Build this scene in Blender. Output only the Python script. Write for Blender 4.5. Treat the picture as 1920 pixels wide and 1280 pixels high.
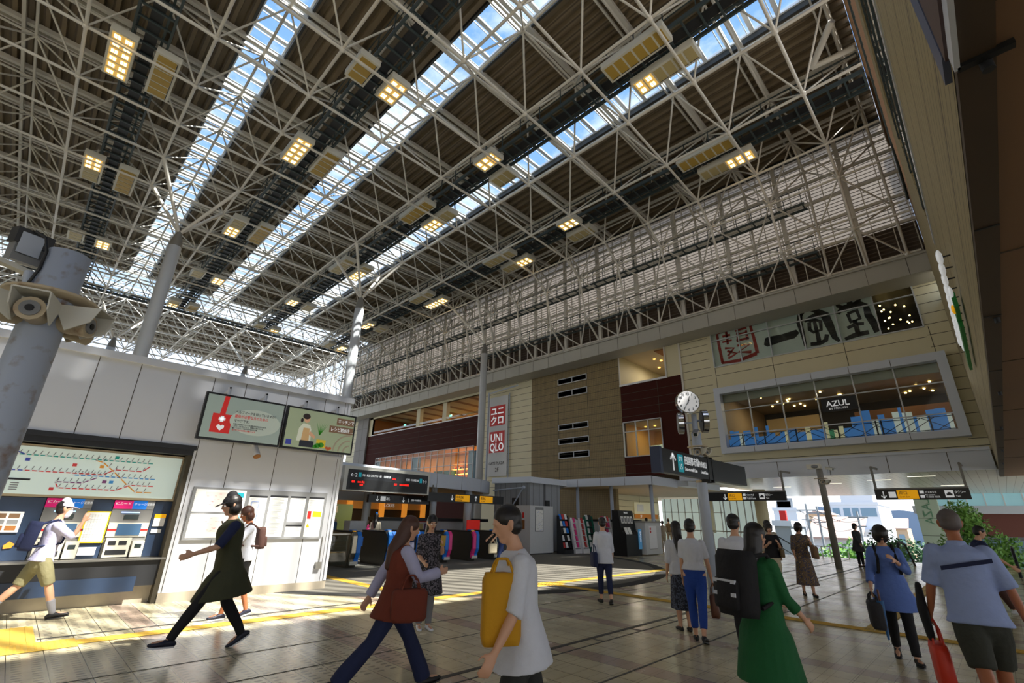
import bpy, bmesh, math, random
from mathutils import Vector, Matrix
D = bpy.data
for o in list(D.objects): D.objects.remove(o, do_unlink=True)
COL = bpy.context.scene.collection
SC = bpy.context.scene
PI = math.pi
rnd = random.Random(7)

# ---------------------------------------------------------------- camera, light, exposure
EYE = Vector((0, 0, 1.6))
cam = D.cameras.new('camera'); cam.lens = 36*873.2/1920; cam.sensor_width = 36; cam.clip_start = .05; cam.clip_end = 900
camo = D.objects.new('camera', cam); COL.objects.link(camo); SC.camera = camo
# world axes seen from the camera (rows: camera right, up, back)
RC = Matrix(((0.70101074, -0.71283839, 0.0211037), (-0.26598153, -0.23388225, 0.93517534), (-0.6616931, -0.66118116, -0.35355582)))
camo.matrix_world = Matrix.Translation(EYE) @ RC.transposed().to_4x4()

SUN = Vector((.46, -1, 1.45)).normalized()      # towards the sun
sl = D.lights.new('sun', 'SUN'); sl.energy = 11.0; sl.angle = math.radians(.9); sl.color = (1, .95, .86)
so = D.objects.new('sun', sl); COL.objects.link(so); so.rotation_euler = SUN.to_track_quat('Z', 'Y').to_euler()

W = D.worlds.new('sky'); SC.world = W; W.use_nodes = True
nt = W.node_tree; N = nt.nodes; L = nt.links; N.clear()
def nd(t, **k):
    n = N.new(t)
    for a, b in k.items(): setattr(n, a, b)
    return n
tc = nd('ShaderNodeTexCoord'); sx = nd('ShaderNodeSeparateXYZ'); L.new(tc.outputs['Generated'], sx.inputs[0])
cr = nd('ShaderNodeValToRGB'); L.new(sx.outputs['Z'], cr.inputs[0])
e = cr.color_ramp.elements; e[0].position = .0; e[0].color = (1.9, 1.92, 1.95, 1); e[1].position = 1; e[1].color = (.22, .44, .86, 1)
for p, c in ((.10, (1.5, 1.55, 1.62, 1)), (.3, (.6, .78, 1.05, 1)), (.6, (.3, .54, .96, 1))):
    x = e.new(p); x.color = c
mp = nd('ShaderNodeMapping'); mp.inputs['Scale'].default_value = (2.2, 1.3, 4); L.new(tc.outputs['Generated'], mp.inputs[0])
nz = nd('ShaderNodeTexNoise'); nz.inputs['Scale'].default_value = 2.4; nz.inputs['Detail'].default_value = 7; nz.inputs['Roughness'].default_value = .6
L.new(mp.outputs[0], nz.inputs['Vector'])
c2 = nd('ShaderNodeValToRGB'); c2.color_ramp.elements[0].position = .47; c2.color_ramp.elements[1].position = .68
L.new(nz.outputs['Fac'], c2.inputs[0])
mx = nd('ShaderNodeMixRGB'); L.new(c2.outputs[0], mx.inputs[0]); L.new(cr.outputs[0], mx.inputs[1]); mx.inputs[2].default_value = (1.15, 1.2, 1.27, 1)
bg = nd('ShaderNodeBackground'); bg.inputs[1].default_value = 1.0; L.new(mx.outputs[0], bg.inputs[0])
wo = nd('ShaderNodeOutputWorld'); L.new(bg.outputs[0], wo.inputs[0])
vs = SC.view_settings; vs.view_transform = 'Standard'; vs.look = 'None'; vs.exposure = 0.32; vs.gamma = 1; vs.use_curve_mapping = False

# ---------------------------------------------------------------- materials
def lin(c):
    return tuple(((v/255)/12.92 if v/255 <= .04045 else ((v/255+.055)/1.055)**2.4) for v in c)
def mat(name, col, rough=.6, metal=0, emit=0, noise=0, nscale=8, bump=0, spec=None, alpha=None, trans=0):
    m = D.materials.new(name); m.use_nodes = True; t = m.node_tree; b = t.nodes['Principled BSDF']
    c = (*lin(col), 1); b.inputs['Base Color'].default_value = c
    b.inputs['Roughness'].default_value = rough; b.inputs['Metallic'].default_value = metal
    if spec is not None: b.inputs['Specular IOR Level'].default_value = spec
    if trans: b.inputs['Transmission Weight'].default_value = trans
    if emit: b.inputs['Emission Color'].default_value = c; b.inputs['Emission Strength'].default_value = emit
    if noise or bump:
        tx = t.nodes.new('ShaderNodeTexCoord'); n = t.nodes.new('ShaderNodeTexNoise'); n.inputs['Scale'].default_value = nscale; n.inputs['Detail'].default_value = 5
        t.links.new(tx.outputs['Object'], n.inputs['Vector'])
        if noise:
            mr = t.nodes.new('ShaderNodeMapRange'); mr.inputs['To Min'].default_value = 1-noise; mr.inputs['To Max'].default_value = 1+noise
            t.links.new(n.outputs['Fac'], mr.inputs['Value'])
            h = t.nodes.new('ShaderNodeHueSaturation'); h.inputs['Color'].default_value = c
            t.links.new(mr.outputs[0], h.inputs['Value']); t.links.new(h.outputs[0], b.inputs['Base Color'])
        if bump:
            bp = t.nodes.new('ShaderNodeBump'); bp.inputs['Strength'].default_value = bump; bp.inputs['Distance'].default_value = .02
            t.links.new(n.outputs['Fac'], bp.inputs['Height']); t.links.new(bp.outputs[0], b.inputs['Normal'])
    return m
def glass(name, tint, mixg=.25, rough=.02, fs=1.0):
    m = D.materials.new(name); m.use_nodes = True; t = m.node_tree; t.nodes.clear()
    o = t.nodes.new('ShaderNodeOutputMaterial'); tr = t.nodes.new('ShaderNodeBsdfTransparent'); g = t.nodes.new('ShaderNodeBsdfGlossy')
    tr.inputs[0].default_value = (*lin(tint), 1); g.inputs[0].default_value = (1, 1, 1, 1); g.inputs['Roughness'].default_value = rough
    f = t.nodes.new('ShaderNodeFresnel'); f.inputs[0].default_value = 1.5
    a = t.nodes.new('ShaderNodeMath'); a.operation = 'MULTIPLY_ADD'; a.inputs[1].default_value = fs; a.inputs[2].default_value = mixg; a.use_clamp = True
    x = t.nodes.new('ShaderNodeMixShader'); t.links.new(f.outputs[0], a.inputs[0]); ge = t.nodes.new('ShaderNodeNewGeometry'); iv = t.nodes.new('ShaderNodeMath'); iv.operation = 'SUBTRACT'; iv.inputs[0].default_value = 1; t.links.new(ge.outputs['Backfacing'], iv.inputs[1]); mu = t.nodes.new('ShaderNodeMath'); mu.operation = 'MULTIPLY'; t.links.new(a.outputs[0], mu.inputs[0]); t.links.new(iv.outputs[0], mu.inputs[1]); t.links.new(mu.outputs[0], x.inputs[0])
    t.links.new(tr.outputs[0], x.inputs[1]); t.links.new(g.outputs[0], x.inputs[2]); t.links.new(x.outputs[0], o.inputs[0])
    return m
def tiles(name, base, pink, groove, w, pinkper, dots=False):
    """floor tiling in world metres (object coordinates): joints every w, a darker pink column of tiles every pinkper"""
    m = D.materials.new(name); m.use_nodes = True; t = m.node_tree; b = t.nodes['Principled BSDF']; A = t.nodes; K = t.links
    tx = A.new('ShaderNodeTexCoord'); s = A.new('ShaderNodeSeparateXYZ'); K.new(tx.outputs['Object'], s.inputs[0])
    def M(op, a, bb=None, c=None):
        n = A.new('ShaderNodeMath'); n.operation = op
        for i, v in enumerate((a, bb, c)):
            if v is None: continue
            if isinstance(v, (int, float)): n.inputs[i].default_value = v
            else: K.new(v, n.inputs[i])
        return n.outputs[0]
    X, Y = s.outputs['X'], s.outputs['Y']
    def joint(v, per, wd, off=0):
        f = M('FRACT', M('DIVIDE', M('ADD', v, 1000*per+off), per))
        return M('LESS_THAN', M('MINIMUM', f, M('SUBTRACT', 1.0, f)), wd/per/2)
    jx = joint(X, w, .008, -.105); jy = joint(Y, w, .006, 0)
    j = M('MAXIMUM', jx, M('MULTIPLY', jy, .55))
    if dots:
        j2 = joint(Y, .2, .004); j = M('MAXIMUM', j, M('MULTIPLY', j2, .5))
        # oval tactile dots, two per tile across, one row per .105 m
        fx = M('ABSOLUTE', M('SUBTRACT', M('FRACT', M('DIVIDE', M('ADD', X, 50*w-.105), w/2)), .5))
        fy = M('ABSOLUTE', M('SUBTRACT', M('FRACT', M('DIVIDE', M('ADD', Y, 10), .1)), .5))
        d = M('LESS_THAN', M('ADD', M('POWER', M('MULTIPLY', fx, 3.7), 4.0), M('POWER', M('MULTIPLY', fy, 5.2), 2.0)), 1.0)
        area = M('MULTIPLY', M('LESS_THAN', X, 4.1), M('GREATER_THAN', Y, 5.2)); d = M('MULTIPLY', d, area)
    pk = M('LESS_THAN', M('FRACT', M('DIVIDE', M('ADD', X, 100*pinkper-1.69), pinkper)), w/pinkper)
    cell = A.new('ShaderNodeTexWhiteNoise'); cell.noise_dimensions = '2D'
    cb = A.new('ShaderNodeCombineXYZ'); K.new(M('FLOOR', M('DIVIDE', M('ADD', X, 1000*w-.105), w)), cb.inputs[0]); K.new(M('FLOOR', M('DIVIDE', Y, w)), cb.inputs[1])
    K.new(cb.outputs[0], cell.inputs['Vector'])
    def mixc(fac, c1, c2):
        n = A.new('ShaderNodeMixRGB')
        if isinstance(fac, (int, float)): n.inputs[0].default_value = fac
        else: K.new(fac, n.inputs[0])
        for i, c in ((1, c1), (2, c2)):
            if isinstance(c, tuple): n.inputs[i].default_value = (*lin(c), 1)
            else: K.new(c, n.inputs[i])
        return n.outputs[0]
    c = mixc(pk, base, pink)
    n = A.new('ShaderNodeTexNoise'); n.inputs['Scale'].default_value = 1.3; n.inputs['Detail'].default_value = 6; K.new(tx.outputs['Object'], n.inputs['Vector'])
    v = M('ADD', M('MULTIPLY', cell.outputs['Value'], .10), M('MULTIPLY_ADD', n.outputs['Fac'], .5, .68))
    h = A.new('ShaderNodeHueSaturation'); K.new(c, h.inputs['Color']); K.new(v, h.inputs['Value']); c = h.outputs[0]
    if dots: c = mixc(M('MULTIPLY', d, .75), c, (88, 84, 72))
    c = mixc(j, c, groove)
    K.new(c, b.inputs['Base Color'])
    b.inputs['Roughness'].default_value = .3; b.inputs['Specular IOR Level'].default_value = .55
    bp = A.new('ShaderNodeBump'); bp.inputs['Strength'].default_value = .35; bp.inputs['Distance'].default_value = .006; bp.invert = True
    K.new(j, bp.inputs['Height']); K.new(bp.outputs[0], b.inputs['Normal'])
    rr = M('MULTIPLY_ADD', n.outputs['Fac'], .25, .12); K.new(rr, b.inputs['Roughness'])
    return m
def stripes(name, c1, c2, axis, per, duty=.5, rough=.6, noise=.1, nscale=6, axis2=None, per2=1, duty2=.02, metal=0):
    """bands of c2 on c1 across an object axis (0 x, 1 y, 2 z)"""
    m = mat(name, c1, rough, metal); t = m.node_tree; A = t.nodes; K = t.links; b = A['Principled BSDF']
    tx = A.new('ShaderNodeTexCoord'); s = A.new('ShaderNodeSeparateXYZ'); K.new(tx.outputs['Object'], s.inputs[0])
    def band(ax, pr, du):
        a = A.new('ShaderNodeMath'); a.operation = 'MULTIPLY_ADD'; K.new(s.outputs[ax], a.inputs[0]); a.inputs[1].default_value = 1/pr; a.inputs[2].default_value = 500
        f = A.new('ShaderNodeMath'); f.operation = 'FRACT'; K.new(a.outputs[0], f.inputs[0])
        l = A.new('ShaderNodeMath'); l.operation = 'LESS_THAN'; K.new(f.outputs[0], l.inputs[0]); l.inputs[1].default_value = du
        return l.outputs[0]
    o = band(axis, per, duty)
    if axis2 is not None:
        o2 = band(axis2, per2, duty2); q = A.new('ShaderNodeMath'); q.operation = 'MAXIMUM'; K.new(o, q.inputs[0]); K.new(o2, q.inputs[1]); o = q.outputs[0]
    mxx = A.new('ShaderNodeMixRGB'); K.new(o, mxx.inputs[0]); mxx.inputs[1].default_value = (*lin(c1), 1); mxx.inputs[2].default_value = (*lin(c2), 1)
    n = A.new('ShaderNodeTexNoise'); n.inputs['Scale'].default_value = nscale; n.inputs['Detail'].default_value = 6; K.new(tx.outputs['Object'], n.inputs['Vector'])
    mr = A.new('ShaderNodeMapRange'); mr.inputs['To Min'].default_value = 1-noise; mr.inputs['To Max'].default_value = 1+noise; K.new(n.outputs['Fac'], mr.inputs['Value'])
    h = A.new('ShaderNodeHueSaturation'); K.new(mr.outputs[0], h.inputs['Value']); K.new(mxx.outputs[0], h.inputs['Color']); K.new(h.outputs[0], b.inputs['Base Color'])
    return m
def rusty(name, base, rust):
    m = mat(name, base, .5); t = m.node_tree; A = t.nodes; K = t.links; b = A['Principled BSDF']
    tx = A.new('ShaderNodeTexCoord'); n = A.new('ShaderNodeTexNoise'); n.inputs['Scale'].default_value = 9; n.inputs['Detail'].default_value = 8; K.new(tx.outputs['Object'], n.inputs['Vector'])
    r = A.new('ShaderNodeValToRGB'); r.color_ramp.elements[0].position = .55; r.color_ramp.elements[1].position = .74; K.new(n.outputs['Fac'], r.inputs[0])
    x = A.new('ShaderNodeMixRGB'); K.new(r.outputs[0], x.inputs[0]); x.inputs[1].default_value = (*lin(base), 1); x.inputs[2].default_value = (*lin(rust), 1); K.new(x.outputs[0], b.inputs['Base Color'])
    return m
M = {}
def mk(k, *a, **b): M[k] = mat(k, *a, **b)
mk('steel', (214, 210, 200), .42, noise=.06, nscale=3)
mk('steel_white', (200, 204, 208), .4, noise=.05, nscale=2)
mk('pole', (176, 186, 202), .38, noise=.08, nscale=5)
mk('pole_dark', (120, 118, 112), .45)
mk('catwalk', (58, 70, 72), .5)
mk('black', (16, 17, 19), .45)
mk('near_black', (30, 32, 36), .5)
mk('kiosk', (204, 207, 213), .38, noise=.03, nscale=1.5)
mk('kiosk_gap', (60, 54, 40), .8)
mk('plinth', (170, 160, 142), .6, noise=.12)
mk('beige', (214, 206, 172), .55, noise=.04, nscale=1)
mk('joint', (70, 66, 54), .8)
mk('beige_soffit', (196, 178, 146), .6)
mk('slab_fascia', (172, 170, 160), .5, noise=.05, nscale=1)
mk('white_fascia', (206, 213, 224), .4, noise=.03, nscale=1)
mk('grey_pilaster', (120, 116, 112), .6, noise=.08)
mk('sign_black', (20, 22, 27), .35)
mk('sign_white', (235, 238, 240), .5, emit=.25)
mk('sign_cyan', (20, 150, 165), .5, emit=.25)
mk('sign_yellow', (235, 165, 10), .5, emit=.35)
mk('orange', (226, 140, 40), .6)
mk('red', (205, 34, 28), .55)
mk('red_led', (255, 30, 20), .5, emit=2.0)
mk('dark_glass', (40, 50, 48), .16)
mk('text_dark', (40, 42, 46), .6)
mk('white', (235, 236, 238), .5); mk('dial', (236, 238, 242), .4, emit=.22)
mk('grey', (130, 132, 134), .5)
mk('metal', (170, 168, 160), .3, metal=.9)
mk('chrome', (210, 212, 215), .12, metal=1)
mk('light_housing', (214, 212, 200), .5)
mk('panel_yellow', (170, 140, 62), .5, emit=.03)
mk('panel_cream', (176, 160, 112), .5, emit=.03)
mk('led', (255, 214, 130), .5, emit=9)
mk('led_panel', (206, 168, 92), .5, emit=.5); mk('soft_light', (250, 246, 226), .5, emit=1.2)
mk('warm_light', (255, 190, 90), .5, emit=3.0)
mk('warm_wall', (196, 140, 66), .6, emit=.05)
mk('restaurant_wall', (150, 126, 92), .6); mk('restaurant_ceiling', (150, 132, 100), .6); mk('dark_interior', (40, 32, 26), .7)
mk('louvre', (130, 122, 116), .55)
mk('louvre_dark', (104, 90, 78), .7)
mk('curb', (60, 62, 62), .6)
mk('skyframe', (232, 236, 240), .35)
mk('blue', (20, 120, 220), .4)
mk('pink', (235, 60, 140), .4)
mk('gate_body', (84, 82, 76), .35, metal=.4, noise=.1)
mk('gate_metal', (176, 170, 154), .25, metal=.9)
mk('navy_panel', (40, 56, 80), .35, noise=.1)
mk('machine_face', (208, 204, 188), .45)
mk('machine_grey', (120, 120, 118), .5)
mk('paper', (236, 236, 232), .6)
mk('map_lit', (206, 222, 214), .4, emit=.22)
mk('booth', (150, 154, 158), .55, noise=.08)
mk('concrete', (150, 148, 142), .7, noise=.08)
mk('box_white', (200, 202, 202), .5, noise=.05)
mk('magazine', (200, 60, 60), .6)
mk('green', (30, 110, 90), .5)
mk('tactile', (206, 170, 70), .55, noise=.12, nscale=14)
mk('carpet', (112, 109, 100), .85, noise=.1, nscale=3)
mk('carpet_dark', (46, 46, 46), .85)
mk('drain', (62, 62, 58), .5)
mk('soffit_brown', (126, 96, 68), .6, noise=.05, nscale=.7)
mk('soffit_dark', (70, 56, 40), .6, noise=.08)
mk('leaf', (110, 160, 70), .6, noise=.45, nscale=2.5)
mk('leaf_dark', (60, 100, 60), .7, noise=.4, nscale=2.5)
mk('bark', (84, 66, 48), .9)
mk('town_white', (216, 222, 230), .6)
mk('town_tan', (196, 170, 140), .7)
mk('town_roof', (190, 160, 148), .8)
mk('town_grey', (150, 156, 160), .7)
mk('town_glass', (120, 150, 170), .5)
mk('town_brown', (110, 62, 52), .6)
mk('asphalt', (120, 120, 118), .9)
mk('rust', (128, 84, 36), .8, noise=.3, nscale=20)
mk('tan_wood', (150, 96, 44), .6)
M['plate_rust'] = rusty('plate_rust', (196, 180, 150), (120, 72, 26))
M['pole_rust'] = rusty('pole_rust', (172, 182, 198), (128, 96, 60))
M['floor'] = tiles('floor', (206, 196, 164), (178, 158, 142), (48, 44, 38), .315, 1.885, dots=True)
M['deck'] = stripes('deck', (126, 112, 90), (88, 76, 60), 0, .5, .14, noise=.18, nscale=1.2)
M['tan_tile'] = stripes('tan_tile', (140, 122, 82), (112, 96, 64), 1, .14, .18, noise=.22, nscale=2.2, axis2=2, per2=.13, duty2=.12)
M['brown_wall'] = mat('brown_wall', (66, 27, 20), .75, noise=.06, nscale=1, spec=.15)
M['ribbed'] = stripes('ribbed', (150, 136, 100), (88, 78, 56), 2, .12, .1, noise=.2, nscale=4, axis2=2, per2=.71, duty2=.05)
M['booth_rib'] = stripes('booth_rib', (148, 152, 156), (84, 86, 90), 1, .4, .06, noise=.08, axis2=0, per2=.4, duty2=.06)
M['ceiling_slat'] = stripes('ceiling_slat', (218, 212, 196), (150, 146, 134), 1, .3, .05, rough=.25, noise=.03)
M['glass'] = glass('glass', (216, 226, 222), .06)
M['glass_clear'] = glass('glass_clear', (248, 251, 249), .02, fs=.3)
M['glass_dark'] = glass('glass_dark', (170, 172, 164), .1, fs=.6)
M['glass_mirror'] = glass('glass_mirror', (60, 66, 70), .55)
M['glass_sky'] = glass('glass_sky', (248, 251, 253), .01, fs=.12)
M['translucent'] = D.materials.new('translucent'); M['translucent'].use_nodes = True
_t = M['translucent'].node_tree; _t.nodes.clear()
_o = _t.nodes.new('ShaderNodeOutputMaterial'); _a = _t.nodes.new('ShaderNodeBsdfTranslucent'); _a.inputs[0].default_value = (*lin((188, 180, 170)), 1)
_b = _t.nodes.new('ShaderNodeBsdfTransparent'); _b.inputs[0].default_value = (.34, .33, .32, 1); _m = _t.nodes.new('ShaderNodeMixShader'); _m.inputs[0].default_value = .5
_t.links.new(_a.outputs[0], _m.inputs[1]); _t.links.new(_b.outputs[0], _m.inputs[2]); _t.links.new(_m.outputs[0], _o.inputs[0])

# ---------------------------------------------------------------- mesh helpers
class MB:
    def __init__(s): s.v = []; s.f = []; s.m = []; s.mats = []; s.smooth = []
    def mi(s, m):
        m = M[m] if isinstance(m, str) else m
        if m not in s.mats: s.mats.append(m)
        return s.mats.index(m)
    def add(s, vs, fs, m, sm=False):
        k = len(s.v); i = s.mi(m); s.v += [tuple(p) for p in vs]
        for f in fs: s.f.append(tuple(a+k for a in f)); s.m.append(i); s.smooth.append(sm)
        return s
    def box(s, a, b, m):
        (x0, y0, z0), (x1, y1, z1) = [min(p, q) for p, q in zip(a, b)], [max(p, q) for p, q in zip(a, b)]
        v = [(x0,y0,z0),(x1,y0,z0),(x1,y1,z0),(x0,y1,z0),(x0,y0,z1),(x1,y0,z1),(x1,y1,z1),(x0,y1,z1)]
        return s.add(v, [(0,3,2,1),(4,5,6,7),(0,1,5,4),(1,2,6,5),(2,3,7,6),(3,0,4,7)], m)
    def obox(s, c, dx, dy, dz, m):
        c, dx, dy, dz = map(Vector, (c, dx, dy, dz))
        v = [c+a*dx+b*dy+e*dz for e in (-.5, .5) for a, b in ((-.5,-.5),(.5,-.5),(.5,.5),(-.5,.5))]
        return s.add(v, [(0,3,2,1),(4,5,6,7),(0,1,5,4),(1,2,6,5),(2,3,7,6),(3,0,4,7)], m)
    def tube(s, p, q, r, m, r2=None, n=8, caps=True):
        p, q = Vector(p), Vector(q); d = q-p
        if d.length < 1e-6: return s
        u = d.cross(Vector((0, 0, 1)) if abs(d.normalized().z) < .95 else Vector((1, 0, 0))).normalized(); w = d.normalized().cross(u)
        r2 = r if r2 is None else r2
        v = []
        for c, rr in ((p, r), (q, r2)):
            for i in range(n):
                a = 2*PI*i/n; v.append(c+u*math.cos(a)*rr+w*math.sin(a)*rr)
        s.add(v, [(i, (i+1) % n, n+(i+1) % n, n+i) for i in range(n)], m, n > 5)
        if caps: s.add(v[:n], [tuple(range(n))[::-1]], m); s.add(v[n:], [tuple(range(n))], m)
        return s
    def path(s, pts, r, m, n=8):
        for a, b in zip(pts, pts[1:]): s.tube(a, b, r, m, n=n)
        return s
    def ball(s, c, r, m, n=10, sc=(1, 1, 1)):
        c = Vector(c); v = [c+Vector((0, 0, r*sc[2]))]; R_ = n//2
        for i in range(1, R_):
            t = PI*i/R_
            for j in range(n):
                a = 2*PI*j/n; v.append(c+Vector((r*sc[0]*math.sin(t)*math.cos(a), r*sc[1]*math.sin(t)*math.sin(a), r*sc[2]*math.cos(t))))
        v.append(c-Vector((0, 0, r*sc[2]))); f = []
        for j in range(n): f.append((0, 1+j, 1+(j+1) % n)); k = 1+(R_-2)*n; f.append((len(v)-1, k+(j+1) % n, k+j))
        for i in range(R_-2):
            for j in range(n): f.append((1+i*n+j, 1+(i+1)*n+j, 1+(i+1)*n+(j+1) % n, 1+i*n+(j+1) % n))
        return s.add(v, f, m, True)
    def prism(s, poly, off, m):
        """closed prism: polygon of 3-D points swept by the vector off"""
        p = [Vector(a) for a in poly]; o = Vector(off); n = len(p)
        s.add(p+[a+o for a in p], [tuple(range(n))[::-1], tuple(range(n, 2*n))]+[(i, (i+1) % n, n+(i+1) % n, n+i) for i in range(n)], m)
        return s
    def lathe(s, c, prof, m, n=24, axis='z'):
        v = []; c = Vector(c)
        for r, z in prof:
            for i in range(n):
                a = 2*PI*i/n; v.append(c+Vector((r*math.cos(a), r*math.sin(a), z)))
        f = [(k*n+i, k*n+(i+1) % n, (k+1)*n+(i+1) % n, (k+1)*n+i) for k in range(len(prof)-1) for i in range(n)]
        f += [tuple(range(n))[::-1], tuple(range((len(prof)-1)*n, len(prof)*n))]
        return s.add(v, f, m, True)
    def build(s, name, parent=None, local=False):
        me = D.meshes.new(name); off = Vector((0, 0, 0))
        if parent is not None and not local:
            p = parent
            while p is not None: off += Vector(p.location); p = p.parent
        me.from_pydata([tuple(Vector(a)-off) for a in s.v], [], s.f)
        for m in s.mats: me.materials.append(m)
        me.polygons.foreach_set('material_index', s.m); me.polygons.foreach_set('use_smooth', s.smooth); me.update()
        o = D.objects.new(name, me); COL.objects.link(o)
        if parent is not None: o.parent = parent
        return o
def tag(o, label=None, cat=None, group=None, kind=None):
    if label: o['label'] = label
    if cat: o['category'] = cat
    if group: o['group'] = group
    if kind: o['kind'] = kind
    return o
def thing(name, label, cat, loc=(0, 0, 0), rz=0, group=None):
    o = D.objects.new(name, None); COL.objects.link(o); o.location = loc; o.rotation_euler = (0, 0, rz); o.empty_display_size = .1
    return tag(o, label, cat, group)
def struct(name, mb, parent=None):
    o = mb.build(name, parent)
    if parent is None: o['kind'] = 'structure'
    return o
def dup(root):
    r = root.copy(); COL.objects.link(r)
    for ch in list(root.children):
        c = ch.copy(); COL.objects.link(c); c.parent = r
        for g in list(ch.children):
            q = g.copy(); COL.objects.link(q); q.parent = c
    return r
def text(name, s, size, m, parent, org, xd=(1, 0, 0), up=(0, 0, 1), align='LEFT', ext=.003, wsc=1, bold=0):
    """lettering as a mesh standing on a surface; org is the baseline start"""
    cu = D.curves.new(name, 'FONT'); cu.body = s; cu.size = size; cu.align_x = align; cu.extrude = ext; cu.resolution_u = 2
    if bold: cu.offset = bold
    o = D.objects.new(name, cu); COL.objects.link(o)
    dg = bpy.context.evaluated_depsgraph_get(); me = D.meshes.new_from_object(o.evaluated_get(dg)); D.objects.remove(o, do_unlink=True)
    xd = Vector(xd).normalized(); up = Vector(up).normalized(); nn = xd.cross(up); org = Vector(org)
    off = Vector((0, 0, 0)); p = parent
    while p is not None: off += Vector(p.location); p = p.parent
    for v in me.vertices: v.co = org+xd*v.co.x*wsc+up*v.co.y+nn*v.co.z-off
    me.materials.clear(); me.materials.append(M[m] if isinstance(m, str) else m); me.update()
    r = D.objects.new(name, me); COL.objects.link(r)
    if parent is not None: r.parent = parent
    return r
# ================================================================ the setting
mb = MB(); mb.box((-24, -14, -.3), (31.2, 62, 0), 'floor'); struct('floor', mb)
# round carpet of the gate area, with its dark border
def disc(mb, c, r0, r1, z0, z1, m, n=96):
    v = []; f = []
    for i in range(n):
        a = 2*PI*i/n; ca, sa = math.cos(a), math.sin(a)
        v += [(c[0]+r0*ca, c[1]+r0*sa, z1), (c[0]+r1*ca, c[1]+r1*sa, z1), (c[0]+r1*ca, c[1]+r1*sa, z0)]
        j = (i+1) % n; f += [(3*i, 3*i+1, 3*j+1, 3*j), (3*i+1, 3*i+2, 3*j+2, 3*j+1)]
    mb.add(v, f, m)
CC = (11.8, 16.1)
mb = MB(); disc(mb, CC, .01, 8.4, .001, .006, 'carpet'); disc(mb, CC, 8.4, 8.78, .001, .007, 'carpet_dark')
struct('trim_1', mb)
# tactile paving
def tact(mb, x0, y0, x1, y1, dots=False):
    mb.box((x0, y0, .006), (x1, y1, .012), 'tactile')
    lx = x1-x0 > y1-y0
    if dots:
        x = x0+.03
        while x < x1-.02:
            y = y0+.03
            while y < y1-.02:
                mb.box((x-.012, y-.012, .012), (x+.012, y+.012, .017), 'tactile'); y += .06
            x += .06
    elif lx:
        for k in range(4): y = y0+(y1-y0)*(k+.5)/4; mb.box((x0, y-.012, .012), (x1, y+.012, .017), 'tactile')
    else:
        for k in range(4): x = x0+(x1-x0)*(k+.5)/4; mb.box((x-.012, y0, .012), (x+.012, y1, .017), 'tactile')
mb = MB()
tact(mb, 1.05, 8.62, 10.1, 8.86); tact(mb, 10.1, 8.55, 10.75, 9.1, True); tact(mb, 10.75, 8.72, 18.0, 8.98)
tact(mb, 10.27, -6, 10.52, 8.55); tact(mb, 6.35, 8.86, 6.65, 13.6, True); tact(mb, .1, 9.0, .68, 10.2); tact(mb, .1, 8.5, 1.05, 9.0, True); tact(mb, 10.3, 1.8, 32, 2.05)
tag(mb.build('tactile_paving'), 'yellow ribbed tactile guide strip set in the beige tiled floor', 'tactile paving')
mb = MB()
for y, w in ((4.62, .07), (4.39, .02), (3.40, .025), (5.88, .012), (6.9, .01)): mb.box((-6, y-w/2, .001), (32, y+w/2, .004), 'drain')
mb.box((.7, 9.2, .001), (6.5, 9.26, .005), 'drain')
for x in (5.3, 6.35, 7.4, 8.5): mb.box((x-.012, 4.39, .001), (x+.012, 4.6, .004), 'drain')
struct('trim_2', mb)
mb = MB()
for x in (22.4, ): mb.box((14.2, 5.9, .001), (30, 5.96, .003), 'white')
struct('trim_3', mb)

# ---------------------------------------------------------------- roof deck, skylights, space frame
XB = [.77+3.53*i for i in range(-6, 7)]          # lower nodes across
YB = [1.75+3.03*j for j in range(23)]            # lower node rows
YT = [.25+3.03*j for j in range(24)]             # upper node rows
XT = [2.53+3.53*i for i in range(-7, 6)]+[23.7]
ZB, ZT = 18.3, 20.35
def zb(x): return ZB-(0 if x < 12 else .0028*(x-12)**2)
STR = [(1.8, 3.3), (8.15, 9.95), (15.05, 16.85)]
def deck(mb, x0, x1, y0, y1, z=20.95):
    x = x0; v = []; pr = []
    while x < x1-.01:
        for dx, dz in ((0, 0), (.22, 0), (.25, .2), (.45, .2)):
            if x+dx < x1: pr.append((x+dx, z+dz))
        x += .5
    pr.append((x1, z)); n = len(pr)
    for px, pz in pr: v += [(px, y0, pz), (px, y1, pz)]
    mb.add(v, [(2*i, 2*i+1, 2*i+3, 2*i+2) for i in range(n-1)], 'deck')
mb = MB()
edges = [-22]+[e for s in STR for e in s]+[25.9]
for i in range(0, len(edges), 2): deck(mb, edges[i], edges[i+1], -.3, 49)
deck(mb, -22, 25.9, 55.5, 72)
for s in STR:
    for e, d in ((s[0], -1), (s[1], 1)):
        mb.box((e, -.3, 20.85), (e+d*.1, 49, 21.3), 'curb')
mb.box((25.7, -.3, 20.9), (26.3, 72, 21.4), 'curb')
ceil = struct('ceiling', mb)
mb = MB()
for y in YT:                                     # purlins under the deck
    if 49.5 < y < 55: continue
    mb.box((-22, y-.09, 20.72), (25.7, y+.09, 20.93), 'steel')
    mb.box((-22, y+.35, 20.78), (25.7, y+.42, 20.93), 'steel')
for x in (-20, -12.5, -5, -1, 6.05, 13.1, 20.2, 23.7): mb.box((x-.06, -.3, 20.6), (x+.06, 71, 20.74), 'steel')
mb.build('purlin', ceil)
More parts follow.
